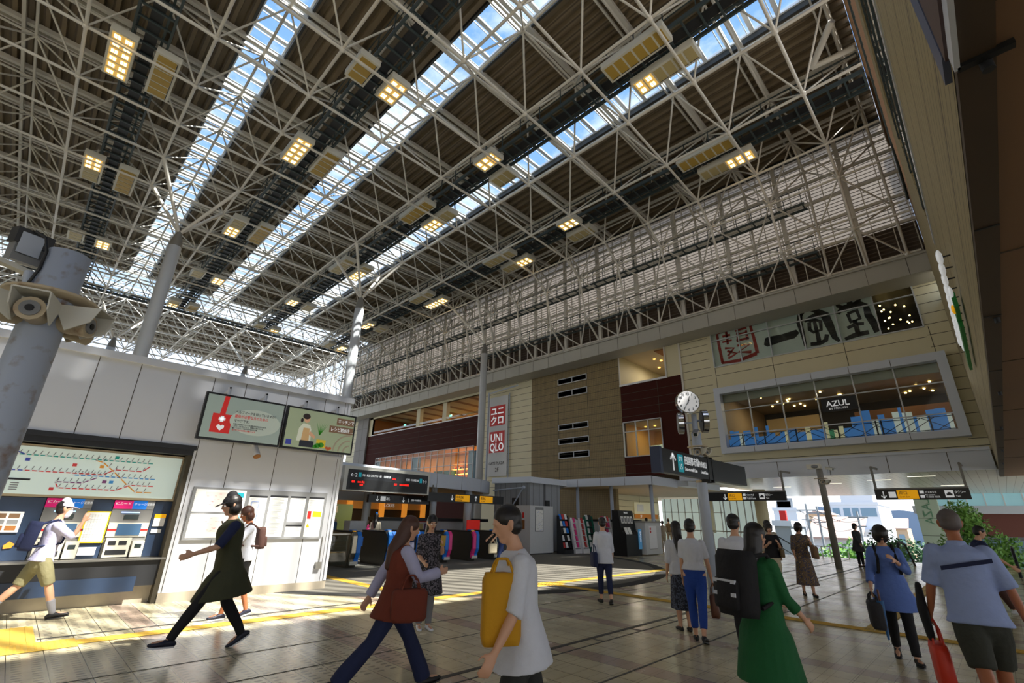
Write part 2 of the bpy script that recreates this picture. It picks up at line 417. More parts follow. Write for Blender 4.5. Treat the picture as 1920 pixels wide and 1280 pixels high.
for k, s in enumerate(STR):
    fr = MB()
    y = -.3; i = 0
    while y < 49:
        fr.box((s[0], y-.09, 21.16), (s[1], y+.09, 21.26), 'skyframe'); fr.box((s[0], y+.2, 21.2), (s[1], y+.235, 21.24), 'skyframe'); y += 1.01; i += 1
    for e in (s[0]+.04, s[1]-.04): fr.box((e-.04, -.3, 21.14), (e+.04, 49, 21.28), 'skyframe')
    w = struct('window_%d' % (k+1), fr)
    g = MB(); g.box((s[0], -.3, 21.29), (s[1], 49, 21.3), 'glass_sky'); g.build('pane', w)
fr = MB(); y = 49
while y < 55.4: fr.box((-22, y, 21.1), (25.7, y+.1, 21.2), 'skyframe'); y += .9
x = -22
while x < 25.7: fr.box((x, 49, 21.05), (x+.09, 55.5, 21.15), 'skyframe'); x += 1.6
w = struct('window_4', fr); g = MB(); g.box((-22, 49, 21.21), (25.7, 55.5, 21.22), 'glass_sky'); g.build('pane', w)

SF = thing('space_frame_roof', 'pale grey tubular steel space frame carrying the whole hall roof', 'roof truss', (0, 0, 0))
rB, rT, rD = .062, .055, .042
def P(x, y): return Vector((x, y, zb(x)))
for x in XB:
    m_ = MB()
    for a, b in zip(YB, YB[1:]): m_.tube(P(x, a), P(x, b), rB, 'steel')
    m_.tube(P(x, -.25), P(x, YB[0]), rB, 'steel'); m_.build('lower_chord', SF)
for y in YB:
    m_ = MB()
    for a, b in zip(XB, XB[1:]): m_.tube(P(a, y), P(b, y), rB, 'steel')
    m_.tube(P(-22, y), P(XB[0], y), rB, 'steel')
    q = [(21.95, zb(21.95)), (23.4, 17.0), (23.9, 14.4), (25.4, 13.1)]
    for (a, az), (b, bz) in zip(q, q[1:]): m_.tube((a, y, az), (b, y, bz), rB, 'steel')
    m_.build('lower_chord', SF)
for x in XT:
    m_ = MB(); m_.tube((x, -.25, ZT), (x, YT[-1], ZT), rT, 'steel'); m_.build('upper_chord', SF)
for y in YT:
    m_ = MB(); m_.tube((-22, y, ZT), (23.7, y, ZT), rT, 'steel')
    q = [(23.7, ZT), (25.3, 19.4), (25.35, 15.75), (25.4, 13.1)]
    for (a, az), (b, bz) in zip(q, q[1:]): m_.tube((a, y, az), (b, y, bz), rB, 'steel')
    m_.build('upper_chord', SF)
for x, z in ((23.4, 17.0), (23.9, 14.4), (25.3, 19.4), (25.35, 15.75), (25.4, 13.15)):
    m_ = MB(); m_.tube((x, -.25, z), (x, 70, z), rT, 'steel'); m_.build('wall_chord', SF)
dg_ = []; nodes_ = []
for x in XB:
    for y in YB:
        nodes_.append(P(x, y))
        for tx_ in (x-1.77, x+1.77):
            for ty in (y-1.5, y+1.53):
                dg_.append((P(x, y), Vector((min(tx_, 23.7), ty, ZT)), rD))
for x in XT:
    for y in YT: nodes_.append(Vector((x, y, ZT)))
for y in YB:
    for (a, az) in ((23.4, 17.0), (23.9, 14.4)):
        nodes_.append(Vector((a, y, az)))
    for dy in (-1.5, 1.53):
        for a, b in (((23.4, 17.0), (23.7, ZT)), ((23.4, 17.0), (25.3, 19.4)), ((23.4, 17.0), (25.35, 15.75)), ((23.9, 14.4), (25.35, 15.75)), ((23.9, 14.4), (25.4, 13.1))):
            dg_.append((Vector((a[0], y, a[1])), Vector((b[0], y+dy, b[1])), rD))
for y in YT:
    for a, az in ((25.3, 19.4), (25.35, 15.75), (25.4, 13.15)): nodes_.append(Vector((a, y, az)))
dg_.sort(key=lambda d: ((d[0]+d[1])/2-EYE).length if (d[0]+d[1]).dot(Vector((.66, .66, .35))) > 8 else 999)
nodes_.sort(key=lambda d: (d-EYE).length if d.dot(Vector((.66, .66, .35))) > 5 else 999)
rest = MB()
for i, (a, b, r) in enumerate(dg_):
    if i < 100: MB().tube(a, b, r, 'steel').build('diagonal', SF)
    else: rest.tube(a, b, r, 'steel', n=6)
tag(rest.build('diagonals', SF), kind='stuff')
rest = MB()
for i, p in enumerate(nodes_):
    if i < 100: MB().ball(p, .125, 'steel').build('ball_node', SF)
    else: rest.ball(p, .125, 'steel', n=8)
tag(rest.build('ball_nodes', SF), kind='stuff')

# catwalks
def catwalk(x, y0, y1, lab, z=18.75):
    t = thing('catwalk', lab, 'catwalk', (x, y0, z), group='service catwalks in the roof')
    g = MB()
    for dx in (-.55, .55): g.box((x+dx-.04, y0, z-.08), (x+dx+.04, y1, z+.1), 'catwalk')
    y = y0
    while y < y1: g.box((x-.55, y-.035, z-.05), (x+.55, y+.035, z+.03), 'catwalk'); y += .62
    g.build('deck_frame', t)
    g = MB(); g.box((x-.2, y0, z+.02), (x+.2, y1, z+.04), 'near_black'); g.box((x+.3, y0, z+.05), (x+.38, y1, z+.12), 'catwalk'); g.build('cable_tray', t)
    g = MB()
    y = y0
    while y < y1:
        for dx in (-.55, .55): g.box((x+dx-.02, y-.02, z), (x+dx+.02, y+.02, z+1.05), 'catwalk')
        y += 1.24
    for dx in (-.55, .55):
        for h in (.55, 1.05): g.box((x+dx-.018, y0, z+h-.018), (x+dx+.018, y1, z+h+.018), 'catwalk')
    g.build('handrail', t)
for x, lab in ((-1.0, 'dark catwalk high in the truss nearest the white rusty pole'), (6.0, 'dark catwalk between the first and second skylight strips'),
               (13.0, 'dark catwalk between the second and third skylight strips'), (20.0, 'dark catwalk between the third skylight and the louvred wall')):
    catwalk(x, -.2, 49, lab)
def crosswalk(y, x0, x1, lab, z=18.9):
    t = thing('catwalk', lab, 'catwalk', (x0, y, z), group='service catwalks in the roof')
    g = MB()
    for dy in (-.4, .4): g.box((x0, y+dy-.04, z-.08), (x1, y+dy+.04, z+.1), 'catwalk')
    x = x0
    while x < x1: g.box((x-.03, y-.4, z-.05), (x+.03, y+.4, z+.03), 'catwalk'); x += .62
    g.build('deck_frame', t); g = MB(); x = x0
    while x < x1:
        g.box((x-.02, y-.42, z), (x+.02, y-.38, z+1.0), 'catwalk'); x += 1.24
    for h in (.5, 1.0): g.box((x0, y-.418, z+h-.018), (x1, y-.382, z+h+.018), 'catwalk')
    g.build('handrail', t)
crosswalk(15.2, -22, -1.6, 'dark cross catwalk at the dim end of the roof by the floodlight pole')
crosswalk(49.6, -10, 24, 'long dark cross catwalk at the glazed far end of the roof')
for z, x, lab in ((16.8, 24.4, 'dark railed walkway along the upper louvred wall'), (14.2, 24.9, 'dark walkway along the foot of the louvred wall')):
    t = thing('service_walkway', lab, 'walkway', (x, 0, z)); g = MB()
    for dx in (-.3, .3): g.box((x+dx-.03, 3.4, z-.06), (x+dx+.03, 54, z+.06), 'catwalk')
    y = 3.5
    while y < 54: g.box((x-.3, y-.03, z-.04), (x+.3, y+.03, z+.03), 'catwalk'); y += .8
    g.build('deck_frame', t); g = MB(); y = 3.5
    while y < 54:
        g.box((x-.32, y-.015, z), (x-.28, y+.015, z+.9), 'catwalk'); y += .8
    for h in (.3, .6, .9): g.box((x-.315, 3.4, z+h-.015), (x-.285, 54, z+h+.015), 'catwalk')
    g.build('handrail', t)

# light boxes beside the catwalks: (x, y, lit cells, number of cells, colour of the unlit cells)
LB = [(-1.7, 20.7, 6, 6, 0), (-.3, 20.6, 0, 6, 1), (-1.7, 30, 3, 6, 0), (-.3, 30, 0, 6, 1), (-.3, 39.3, 3, 3, 0), (-1.7, 39.3, 0, 3, 0),
      (6.7, 14.2, 3, 3, 0), (5.3, 14.2, 0, 3, 1), (5.3, 20.7, 5, 5, 0), (6.7, 20.6, 0, 5, 1), (5.3, 30.3, 3, 6, 0), (6.7, 30, 0, 6, 1), (6.7, 39.3, 3, 3, 0), (5.3, 39.2, 0, 3, 0), (5.3, 47, 2, 4, 0), (6.7, 47, 0, 4, 1),
      (13.7, 5.4, 2, 6, 0), (12.3, 5.9, 0, 6, 1), (12.3, 14.3, 3, 3, 0), (13.7, 14.6, 0, 3, 0), (13.7, 20.2, 3, 6, 0), (12.3, 20.5, 0, 6, 1), (13.7, 29.9, 4, 6, 0), (12.3, 29.9, 0, 6, 0), (12.3, 38.9, 3, 3, 0), (13.7, 39, 0, 3, 0), (13.7, 46.9, 2, 3, 0), (12.3, 46.9, 0, 3, 0),
      (20.7, 5.7, 3, 6, 0), (19.3, 6.2, 0, 6, 1), (19.3, 14.6, 3, 3, 0), (20.7, 14.7, 0, 4, 0), (20.7, 20.3, 3, 6, 0), (19.3, 20.7, 0, 6, 0), (20.7, 29.8, 6, 6, 0), (19.3, 29.9, 0, 6, 0), (19.3, 38.8, 4, 4, 0), (20.7, 38.8, 0, 3, 0), (20.7, 46.9, 3, 4, 0), (19.3, 46.9, 0, 4, 0)]
bay = {0: 'dim roof end', 1: 'first skylight', 2: 'second skylight', 3: 'louvred wall'}
rowname = {0: 'front', 1: 'second', 2: 'third', 3: 'fourth', 4: 'fifth', 5: 'sixth'}
def lightbox(x, y, lit, n, yel):
    z = 18.35; Lh = n*.42/2
    row = 0 if y < 10 else 1 if y < 17 else 2 if y < 25 else 3 if y < 34 else 4 if y < 43 else 5
    wk = min(3, int((x+4)//7)); side = 'inner' if (x-(-1+7*wk)) > 0 else 'outer'
    t = thing('light_box', ('%s light box, %s side of catwalk by %s, %s row' % ('lit' if lit else ('yellow unlit' if yel else 'unlit'), side, bay[wk], rowname[row])), 'light', (x, y, z), group='light boxes along the catwalks')
    g = MB(); g.box((x-.42, y-Lh-.06, z), (x+.42, y+Lh+.06, z+.3), 'light_housing')
    for s in (-1, 1): g.box((x-.03, y+s*Lh*.7-.03, z+.3), (x+.03, y+s*Lh*.7+.03, z+.75), 'light_housing')
    g.build('housing', t)
    first = y-Lh+.21 if (x*7 % 2 < 1) else y+Lh-.21
    sg = 1 if first < y else -1
    for k in range(n):
        yy = first+sg*k*.42
        if k < lit:
            p = MB().box((x-.34, yy-.18, z-.012), (x+.34, yy+.18, z), 'led_panel').build('lamp_panel', t); g = MB()
            for a in (-.17, .17):
                for sx_ in (-.055, .055):
                    for sy_ in (-.055, .055): g.box((x+a*1.0+sx_-.042, yy+sy_-.036, z-.026), (x+a+sx_+.042, yy+sy_+.036, z-.012), 'led')
            g.build('led_cluster', p)  # the small bright LEDs of a lit panel
        else:
            MB().box((x-.32, yy-.17, z-.012), (x+.3, yy+.17, z), ('panel_yellow' if yel else 'panel_cream')).build('cover_panel', t)
            MB().box((x+.31, yy-.19, z-.014), (x+.33, yy+.19, z), 'near_black').build('slot', t)
for a in LB: lightbox(*a)

# columns
def column(x, y, zt, lab, targets, r=.3):
    t = thing('roof_column', lab, 'column', (x, y, 0), group='white round roof columns')
    MB().lathe((x, y, 0), [(r, 0), (r, zt*.55), (r*1.0, zt*.55+.01), (r, zt-.9)], 'steel_white', 28).build('shaft', t)
    MB().lathe((x, y, 0), [(r, zt-.9), (r*.92, zt-.88), (r*.92, zt-.62), (r*.5, zt-.15), (r*.4, zt)], 'pole_dark', 28).build('capital', t)
    for q in targets: MB().tube((x, y, zt-.1), q, .075, 'steel', r2=.1, n=10).build('branch_strut', t)
column(2.45, 27.6, 15.4, 'white roof column rising behind the white ticket kiosk', [P(a, b) for a in (XB[6], XB[7]) for b in (YB[8], YB[9])])
column(13.0, 27.6, 15.4, 'white roof column at the end of the kiosk parapet', [P(a, b) for a in (XB[9], XB[10]) for b in (YB[8], YB[9])])
column(23.6, 26.7, 14.8, 'white roof column beside the red and white shop banner', [P(21.95, YB[8]), P(21.95, YB[9]), (25.35, YT[8], 15.75), (25.35, YT[9], 15.75)], .27)
column(2.45, 51, 15.4, 'far white roof column at the glazed end beyond the kiosk', [P(a, b) for a in (XB[6], XB[7]) for b in (YB[16], YB[17])])
column(13.0, 51, 15.4, 'far white roof column near the end of the louvred wall', [P(a, b) for a in (XB[9], XB[10]) for b in (YB[16], YB[17])])
# big rust-free downpipe beside the third skylight
t = thing('drain_pipe', 'pale rain pipe crossing under the third skylight near the corner', 'pipe', (19.5, 1.2, 19.6))
MB().tube((17.6, .2, 20.15), (19.1, 1.3, 19.9), .13, 'steel', n=14).tube((19.1, 1.3, 19.9), (19.2, -.2, 19.85), .12, 'steel', n=14).build('pipe', t)

# ---------------------------------------------------------------- far facade (x = 27) with slab fascia and louvres
F = 27.0
wall = MB()
def fw(y0, y1, z0, z1, m, x=F, d=.25): wall.box((x, y0, z0), (x+d, y1, z1), m)
Z0, Z1 = 3.8, 12.4
# beige right-hand part, with the two windows cut out
fw(-.4, 12.05, 12.55, 13.2, 'beige'); fw(-.4, .48, 10.12, 12.55, 'beige'); fw(10.0, 12.05, 10.12, 12.55, 'beige'); fw(-.4, 12.05, 8.78, 10.12, 'beige')
fw(10.1, 12.05, 5.12, 8.78, 'beige'); fw(-.4, 12.05, 3.9, 5.12, 'beige')
fw(-.4, .1, 5.12, 8.78, 'beige')
# brown and open part
fw(12.05, 16.46, 4.2, 5.4, 'brown_wall'); fw(12.05, 13.7, 5.4, 7.62, 'brown_wall'); fw(16.4, 16.46, 5.4, 7.62, 'brown_wall'); fw(12.05, 16.46, 7.62, 10.12, 'brown_wall'); fw(12.05, 13.07, 10.12, 12.3, 'beige')
# tan tiled part
fw(16.46, 24.6, 3.9, 12.4, 'tan_tile')
fw(24.6, 30.5, 3.9, 12.4, 'beige'); fw(27.1, 30.5, 0, 3.9, 'beige')
# brown long wall with the shop windows
fw(30.5, 50.2, 7.42, 10.0, 'brown_wall'); fw(47.8, 50.2, 0, 7.42, 'brown_wall'); fw(30.5, 47.8, 0, 4.38, 'brown_wall')
fw(49.5, 50.2, 10.0, 12.4, 'beige'); fw(50.2, 52.7, 0, 12.4, 'grey_pilaster', F-.2, .45); fw(52.7, 55, 0, 12.4, 'beige')
fw(30.5, 50.2, 11.95, 12.4, 'beige')
W2 = struct('wall_far', wall)
j = MB()
def jz(y0, y1, zs, x=F):
    for z in zs: j.box((x-.006, y0, z-.012), (x, y1, z+.012), 'joint')
def jy(ys, z0, z1, x=F):
    for y in ys: j.box((x-.006, y-.012, z0), (x, y+.012, z1), 'joint')
zs = [11.07-.515*k for k in range(-2, 15)]
jz(24.6, 30.5, zs); jz(16.46, 24.6, zs); jy((21.88, 19.2), 3.9, 12.3); jz(30.5, 50.2, [z for z in zs if 7.5 < z < 10]); jz(12.05, 16.46, [z for z in zs if 7.7 < z < 10 or z < 5.2])
jy((13.75, 34.5, 40, 45), 7.7, 10); jz(52.7, 55, zs); jy((51.4,), 3, 12.3, F-.2); jz(50.2, 52.7, (5.5, 8.5, 11), F-.2)
z2 = [12.05, 11.65, 11.22, 10.72, 10.2, 9.7, 9.13]+[8.65-.515*k for k in range(9)]
for z in z2:
    jz(10.25, 12.05, [z]); jz(-.4, .22 if z < 9 else .46, [z])
jz(.5, 10, (9.63,)); jy((.36, 3.6, 6.9, 10.0), 8.9, 10.1); jz(-.4, 12, (4.75,))
j.build('panel_joint', W2)
j = MB(); j.box((F-.05, 11.98, 4.0), (F+.02, 12.1, 12.4), 'steel'); j.box((F-.05, 13.0, 10.1), (F+.02, 13.1, 12.3), 'steel'); j.box((F-.05, 16.4, 10.1), (F+.02, 16.48, 12.3), 'steel'); j.box((F-.07, 13.0, 10.08), (F+.05, 16.48, 10.2), 'white')
j.box((F-.05, 30.5, 10.0), (F+.1, 49.5, 10.09), 'white'); j.build('edge_strip', W2)
# slab fascia
fb = MB(); fx = 25.5
fb.box((fx, -.4, 12.15), (fx+.3, 55.5, 13.02), 'slab_fascia'); fb.box((fx+.3, -.4, 12.16), (F, 55.5, 12.3), 'slab_fascia')
fb.box((fx-.12, -.4, 12.98), (fx+.5, 55.5, 13.08), 'slab_fascia')
y = .37
while y < 55: fb.box((fx-.006, y-.012, 12.15), (fx, y+.012, 13.0), 'joint'); y += 3.03/1
y = 1.9
while y < 55: fb.box((fx-.006, y-.008, 12.15), (fx, y+.008, 13.0), 'joint'); y += 3.03
struct('trim_4', fb)
# louvred clerestory
lv = MB(); LX = 25.75
z = 13.15
while z < 20.9:
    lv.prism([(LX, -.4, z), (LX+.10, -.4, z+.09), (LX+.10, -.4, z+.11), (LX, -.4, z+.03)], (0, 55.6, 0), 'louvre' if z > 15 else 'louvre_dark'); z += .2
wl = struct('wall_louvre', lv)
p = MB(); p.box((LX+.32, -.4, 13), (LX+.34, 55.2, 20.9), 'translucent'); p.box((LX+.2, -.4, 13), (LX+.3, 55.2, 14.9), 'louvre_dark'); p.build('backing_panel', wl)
p = MB()
for y in YB: p.box((LX-.22, y-.1, 13.05), (LX-.02, y+.1, 20.7), 'steel')
p.build('post', wl); p = MB()
y = -.3
while y < 55: p.box((LX-.06, y-.02, 13.05), (LX-.01, y+.02, 20.7), 'steel'); y += .757
p.build('mullion', wl); p = MB()
for z in (14.9, 16.3, 17.6, 18.9, 20.1): p.box((LX-.12, -.4, z-.07), (LX-.01, 55, z+.07), 'steel')
p.build('rail', wl)

def room(mb, y0, y1, z0, z1, dp, wallm, ceilm, floorm=None, x=F+.02, backm=None):
    """open-fronted recess behind the facade"""
    mb.box((x+dp, y0, z0), (x+dp+.1, y1, z1), backm or wallm); mb.box((x, y0-.1, z0), (x+dp, y0, z1), wallm); mb.box((x, y1, z0), (x+dp, y1+.1, z1), wallm)
    mb.box((x, y0, z1), (x+dp, y1, z1+.1), ceilm); mb.box((x, y0, z0-.1), (x+dp, y1, z0), floorm or 'grey')
# corridor behind the upper opening
M['wood_ceiling'] = stripes('wood_ceiling', (170, 150, 116), (110, 70, 36), 1, 2.3, .3, noise=.1)
c = MB(); room(c, 30.5, 49.5, 10.0, 11.95, 6, 'tan_wood', 'wood_ceiling')
W3 = struct('wall_corridor', c)
c = MB(); 
for y in (40.5, 36.1): c.box((F+.1, y-.3, 10.0), (F+.5, y+.3, 11.95), 'beige')
c.build('pier', W3)
c = MB(); c.box((F+5.6, 31.5, 11.2), (F+5.7, 46, 11.32), 'warm_light')
for y in (33.2, 33.6, 34.1): c.box((F+4.5, y, 10.3), (F+4.6, y+.12, 11.6), 'warm_light')
c.build('wall_light', W3)
c = MB(); c.box((F+.12, 30.6, 10.3), (F+.14, 49.4, 10.5), 'glass'); c.build('glass_rail', W3)
c = MB()
for y in (38.9, 47.5): c.box((F+3.0, y-.2, 11.4), (F+3.05, y+.2, 11.6), mat('exit_green', (120, 220, 190), .5, emit=1.5))
c.build('exit_light', W3)
# shop opening
c = MB(); room(c, 13.07, 16.42, 10.12, 12.25, 7, 'beige', 'beige_soffit')
W4 = struct('wall_landing', c)
c = MB(); c.box((F+.5, 13.1, 12.2), (F+6, 14.0, 12.24), 'tan_wood'); c.build('ceiling_panel', W4)
c = MB()
for a, b in ((2, 14.8), (2.6, 14.6), (4, 15.5), (3.2, 13.6), (5, 15)): c.lathe((F+a, b, 12.2), [(.09, 0), (.09, .04)], 'warm_light', 10)
c.build('downlight', W4)

# windows on the facade
def window(idx, y0, y1, z0, z1, ny, nz, frame='steel_white', g='glass_dark', x=F-.03, fw_=.05, zsplit=None):
    m_ = MB()
    ys = [y0+(y1-y0)*k/ny for k in range(ny+1)]; zz = zsplit or [z0+(z1-z0)*k/nz for k in range(nz+1)]
    for y in ys: m_.box((x-.03, y-fw_/2, z0), (x+.08, y+fw_/2, z1), frame)
    for z in zz: m_.box((x-.026, y0+.01, z-fw_/2), (x+.076, y1-.01, z+fw_/2), frame)
    w = struct('window_%d' % idx, m_)
    MB().box((x+.03, y0, z0), (x+.04, y1, z1), g).build('pane', w)
    return w
k = 5
for z0, z1 in ((11.16, 11.55), (10.15, 10.58), (7.69, 8.07), (6.66, 7.05), (5.66, 6.07), (3.35, 3.75), (2.3, 2.65)):
    window(k, 19.2, 21.86, z0, z1, 2, 1, g='dark_glass'); k += 1
w = window(k, 13.7, 16.4, 5.4, 7.62, 3, 2, g='glass', zsplit=[5.4, 6.98, 7.62]); k += 1
c = MB(); room(c, 13.7, 16.4, 5.4, 7.62, 4, 'warm_wall', 'beige_soffit', x=F+.3)
for a in (14.3, 15.2, 15.9): c.lathe((F+2, a, 7.56), [(.08, 0), (.08, .05)], 'warm_light', 10)
c.box((F+3.2, 13.8, 5.4), (F+3.3, 16.3, 6.5), mat('pale_poster', (190, 204, 196), .5, emit=.15)); c.build('interior', w)
# long shop window
w = window(k, 31.4, 47.8, 4.4, 7.4, 16, 1, g='glass_clear', zsplit=[4.4, 5.9, 7.0, 7.4]); k += 1
c = MB(); room(c, 30.6, 47.8, 4.4, 7.4, 3.2, 'warm_wall', 'warm_wall', 'tan_wood', x=F+.3)
c.box((F+3.3, 31, 4.5), (F+3.4, 47.5, 7.3), mat('shop_glow', (190, 120, 40), .6, emit=.3)); c.build('interior', w)
c = MB()
M['shop_blue'] = mat('shop_blue', (110, 140, 156), .5)
for a, b in ((39.5, 41), (47, 47.8), (31.0, 32.2)): c.box((F+.12, a, 4.4), (F+.2, b, 7.0), 'shop_blue')
c.box((F+1.5, 36.4, 4.5), (F+2.2, 39, 5.7), 'green')
c.build('screen_panel', w)
for q in range(7):
    t = thing('display_shelf', 'lit shop shelf of goods, %s bay behind the long upper window' % rowname.get(q, 'last'), 'shelf', (F+2.4, 32.8+q*.62, 4.5), group='lit display shelves')
    g = MB(); 
    for z in (4.9, 5.35, 5.8, 6.25): g.box((F+2.1, 32.6+q*.62, z), (F+2.5, 33.15+q*.62, z+.03), 'warm_light')
    g.box((F+2.45, 32.6+q*.62, 4.5), (F+2.5, 33.15+q*.62, 6.6), 'tan_wood'); g.build('rack', t)
    g = MB()
    for z in (4.93, 5.38, 5.83): 
        for s in range(4): g.box((F+2.2, 32.65+q*.62+s*.12, z), (F+2.35, 32.72+q*.62+s*.12, z+rnd.uniform(.1, .28)), rnd.choice(['near_black', 'magazine', 'white', 'tan_wood']))
    g.build('goods', t)
# sign window with calligraphy
m_ = MB(); X = F-.03
for y in (.5, 2.05, 3.65, 5.22, 6.84, 8.43, 10.0): m_.box((X-.03, y-.025, 10.12), (X+.08, y+.025, 12.58), 'steel_white')
for z in (10.13, 11.75, 12.57): m_.box((X-.03, .5, z-.025), (X+.08, 10.0, z+.025), 'steel_white')
w = struct('window_%d' % k, m_); k += 1
MB().box((X+.03, .5, 10.12), (X+.04, 10, 12.58), 'glass_clear').build('pane', w)
MB().box((X+.12, 2.05, 10.12), (X+.14, 10, 12.58), mat('film', (196, 206, 202), .55)).build('film', w)
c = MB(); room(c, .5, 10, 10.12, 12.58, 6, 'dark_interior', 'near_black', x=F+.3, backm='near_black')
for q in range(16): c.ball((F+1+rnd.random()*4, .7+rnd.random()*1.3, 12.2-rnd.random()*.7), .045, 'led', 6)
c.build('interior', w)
ink = mat('ink', (18, 18, 20), .6); redink = mat('red_ink', (150, 36, 28), .6)
def brush(mb, pts, m, x=X+.115):
    pts = [(y, z, r*(1.55 if m is ink else 1.35)) for y, z, r in pts]
    """a brush stroke: list of (y, z, half width) on the film"""
    n = len(pts); v = []
    for i, (y, z, r) in enumerate(pts):
        a = pts[max(0, i-1)]; b = pts[min(n-1, i+1)]; dy, dz = b[0]-a[0], b[1]-a[1]; l = math.hypot(dy, dz) or 1
        v += [(x, y-dz/l*r, z+dy/l*r), (x, y+dz/l*r, z-dy/l*r)]
    k_ = len(v); v += [(p[0]-.006, p[1], p[2]) for p in v]
    f = [(2*i, 2*i+1, 2*i+3, 2*i+2) for i in range(n-1)]+[(k_+2*i, k_+2*i+2, k_+2*i+3, k_+2*i+1) for i in range(n-1)]
    mb.add(v, f, m)
g = MB()
brush(g, [(7.15, 11.05, .1), (7.05, 11.02, .17), (6.7, 11.05, .16), (6.2, 11.08, .13), (5.7, 11.12, .14), (5.45, 11.25, .08)], ink)
for st in ([(5.25, 10.35, .04), (5.25, 10.9, .06), (5.3, 11.7, .09), (5.2, 12.1, .08), (4.9, 12.4, .05)], [(4.95, 12.45, .05), (4.5, 12.2, .08), (4.1, 11.8, .13), (4.0, 11.2, .12), (3.9, 10.5, .08), (3.75, 10.25, .04)],
           [(4.3, 12.0, .06), (4.7, 11.85, .08), (5.05, 11.7, .05)], [(4.85, 11.6, .06), (4.9, 11.2, .06), (4.75, 11.0, .05), (4.4, 11.05, .05), (4.35, 11.5, .06), (4.6, 11.7, .05), (4.85, 11.6, .05)],
           [(4.62, 11.7, .05), (4.6, 10.9, .06), (4.6, 10.4, .07)], [(5.0, 10.4, .06), (4.6, 10.35, .07), (4.3, 10.45, .07), (4.2, 10.75, .06)],
           [(3.5, 12.5, .05), (3.45, 12.1, .06), (3.2, 11.95, .05)], [(2.95, 12.55, .07), (2.95, 12.1, .08)], [(2.45, 12.5, .05), (2.6, 12.1, .07), (2.9, 11.95, .05)],
           [(3.55, 11.7, .06), (3.3, 11.95, .08), (2.6, 12.0, .1), (2.35, 11.8, .08), (2.35, 11.3, .1), (2.2, 10.7, .1), (2.12, 10.35, .12)],
           [(3.15, 11.6, .05), (2.75, 11.65, .06), (2.7, 11.2, .05), (3.1, 11.1, .05), (3.15, 11.6, .05)], [(3.3, 10.85, .05), (2.9, 10.95, .06), (2.6, 10.9, .05)], [(2.93, 11.2, .06), (2.93, 10.4, .07)], [(3.5, 10.3, .05), (3.1, 10.4, .08), (2.5, 10.42, .07)]):
    brush(g, st, ink)
g.build('calligraphy', w)
g = MB()
for st in ([(9.65, 12.25, .05), (9.6, 11.2, .06), (9.55, 10.35, .06)], [(9.6, 10.35, .05), (8.6, 10.3, .07), (7.65, 10.5, .08)], [(7.75, 12.4, .05), (7.65, 11.4, .06), (7.6, 10.5, .07)], [(9.65, 12.2, .04), (8.7, 12.3, .05), (7.75, 12.4, .05)],
           [(9.35, 11.95, .05), (8.9, 11.95, .05)], [(9.1, 12.2, .05), (9.1, 11.4, .05)], [(9.4, 11.6, .04), (8.85, 11.6, .04)], [(8.6, 12.1, .04), (7.95, 12.15, .05)], [(8.55, 11.85, .05), (7.95, 11.85, .05)], [(8.5, 12.0, .04), (8.5, 11.4, .05)], [(8.0, 12.0, .04), (8.0, 11.4, .05)], [(8.6, 11.5, .05), (7.9, 11.5, .05)],
           [(9.3, 11.2, .05), (8.8, 11.1, .05), (9.2, 10.7, .05)], [(8.6, 11.2, .05), (7.95, 11.1, .05), (8.6, 10.8, .05), (7.9, 10.65, .07)], [(9.2, 11.0, .05), (8.7, 10.75, .06), (9.2, 10.55, .05)]):
    brush(g, st, redink)
g.build('seal', w)
# framed shop window
X = F-.42
m_ = MB()
for y0, y1, z0, z1 in ((.08, .42, 5.42, 8.42), (9.8, 10.12, 5.42, 8.42), (.08, 10.12, 5.12, 5.42), (.08, 10.12, 8.42, 8.78)): m_.box((X, y0, z0), (F+.05, y1, z1), 'white_fascia')
for y in (2.0, 3.6, 5.2, 6.8, 8.4): m_.box((X-.004, y-.01, 5.12), (X, y+.01, 5.42), 'joint'); m_.box((X-.004, y-.01, 8.42), (X, y+.01, 8.75), 'joint'); m_.box((F-.1, y-.025, 5.4), (F, y+.025, 8.45), 'steel_white')
for z in (7.5, ): m_.box((F-.1, .4, z-.025), (F, 9.8, z+.025), 'steel_white')
m_.box((F-.14, .4, 6.12), (F-.1, 9.8, 6.17), 'steel_white')
w = struct('window_%d' % k, m_); k += 1
MB().box((F-.05, .4, 5.4), (F-.04, 9.8, 8.45), 'glass_clear').build('pane', w)
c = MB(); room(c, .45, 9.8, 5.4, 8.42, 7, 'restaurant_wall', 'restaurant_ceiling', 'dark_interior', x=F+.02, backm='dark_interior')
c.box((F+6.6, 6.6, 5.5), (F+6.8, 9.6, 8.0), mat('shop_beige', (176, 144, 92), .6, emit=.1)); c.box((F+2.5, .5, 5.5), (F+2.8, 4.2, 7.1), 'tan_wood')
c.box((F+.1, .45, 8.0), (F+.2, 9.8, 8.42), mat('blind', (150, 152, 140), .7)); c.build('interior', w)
c = MB()
for q in range(26): c.lathe((F+.8+rnd.random()*5, .8+rnd.random()*8.6, 8.36), [(.05, 0), (.05, .05)], 'led', 8)
c.build('downlight', w)
c = MB(); gb = mat('reflection_blue', (66, 128, 200), .35, emit=.22); gy = mat('reflection_pale', (214, 222, 214), .4, emit=.2); gw = mat('reflection_ivory', (226, 220, 180), .4, emit=.2); gg = mat('reflection_green', (70, 150, 110), .4, emit=.15)  # glowing colour panels that paint the reflection in the lower glass
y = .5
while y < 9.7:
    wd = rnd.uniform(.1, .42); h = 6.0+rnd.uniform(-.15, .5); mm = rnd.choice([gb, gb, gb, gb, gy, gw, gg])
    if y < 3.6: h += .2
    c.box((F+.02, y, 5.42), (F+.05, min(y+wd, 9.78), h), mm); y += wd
c.build('painted_reflection', w)
c = MB()  # dark bars drawn as the truss mirrored in the glass
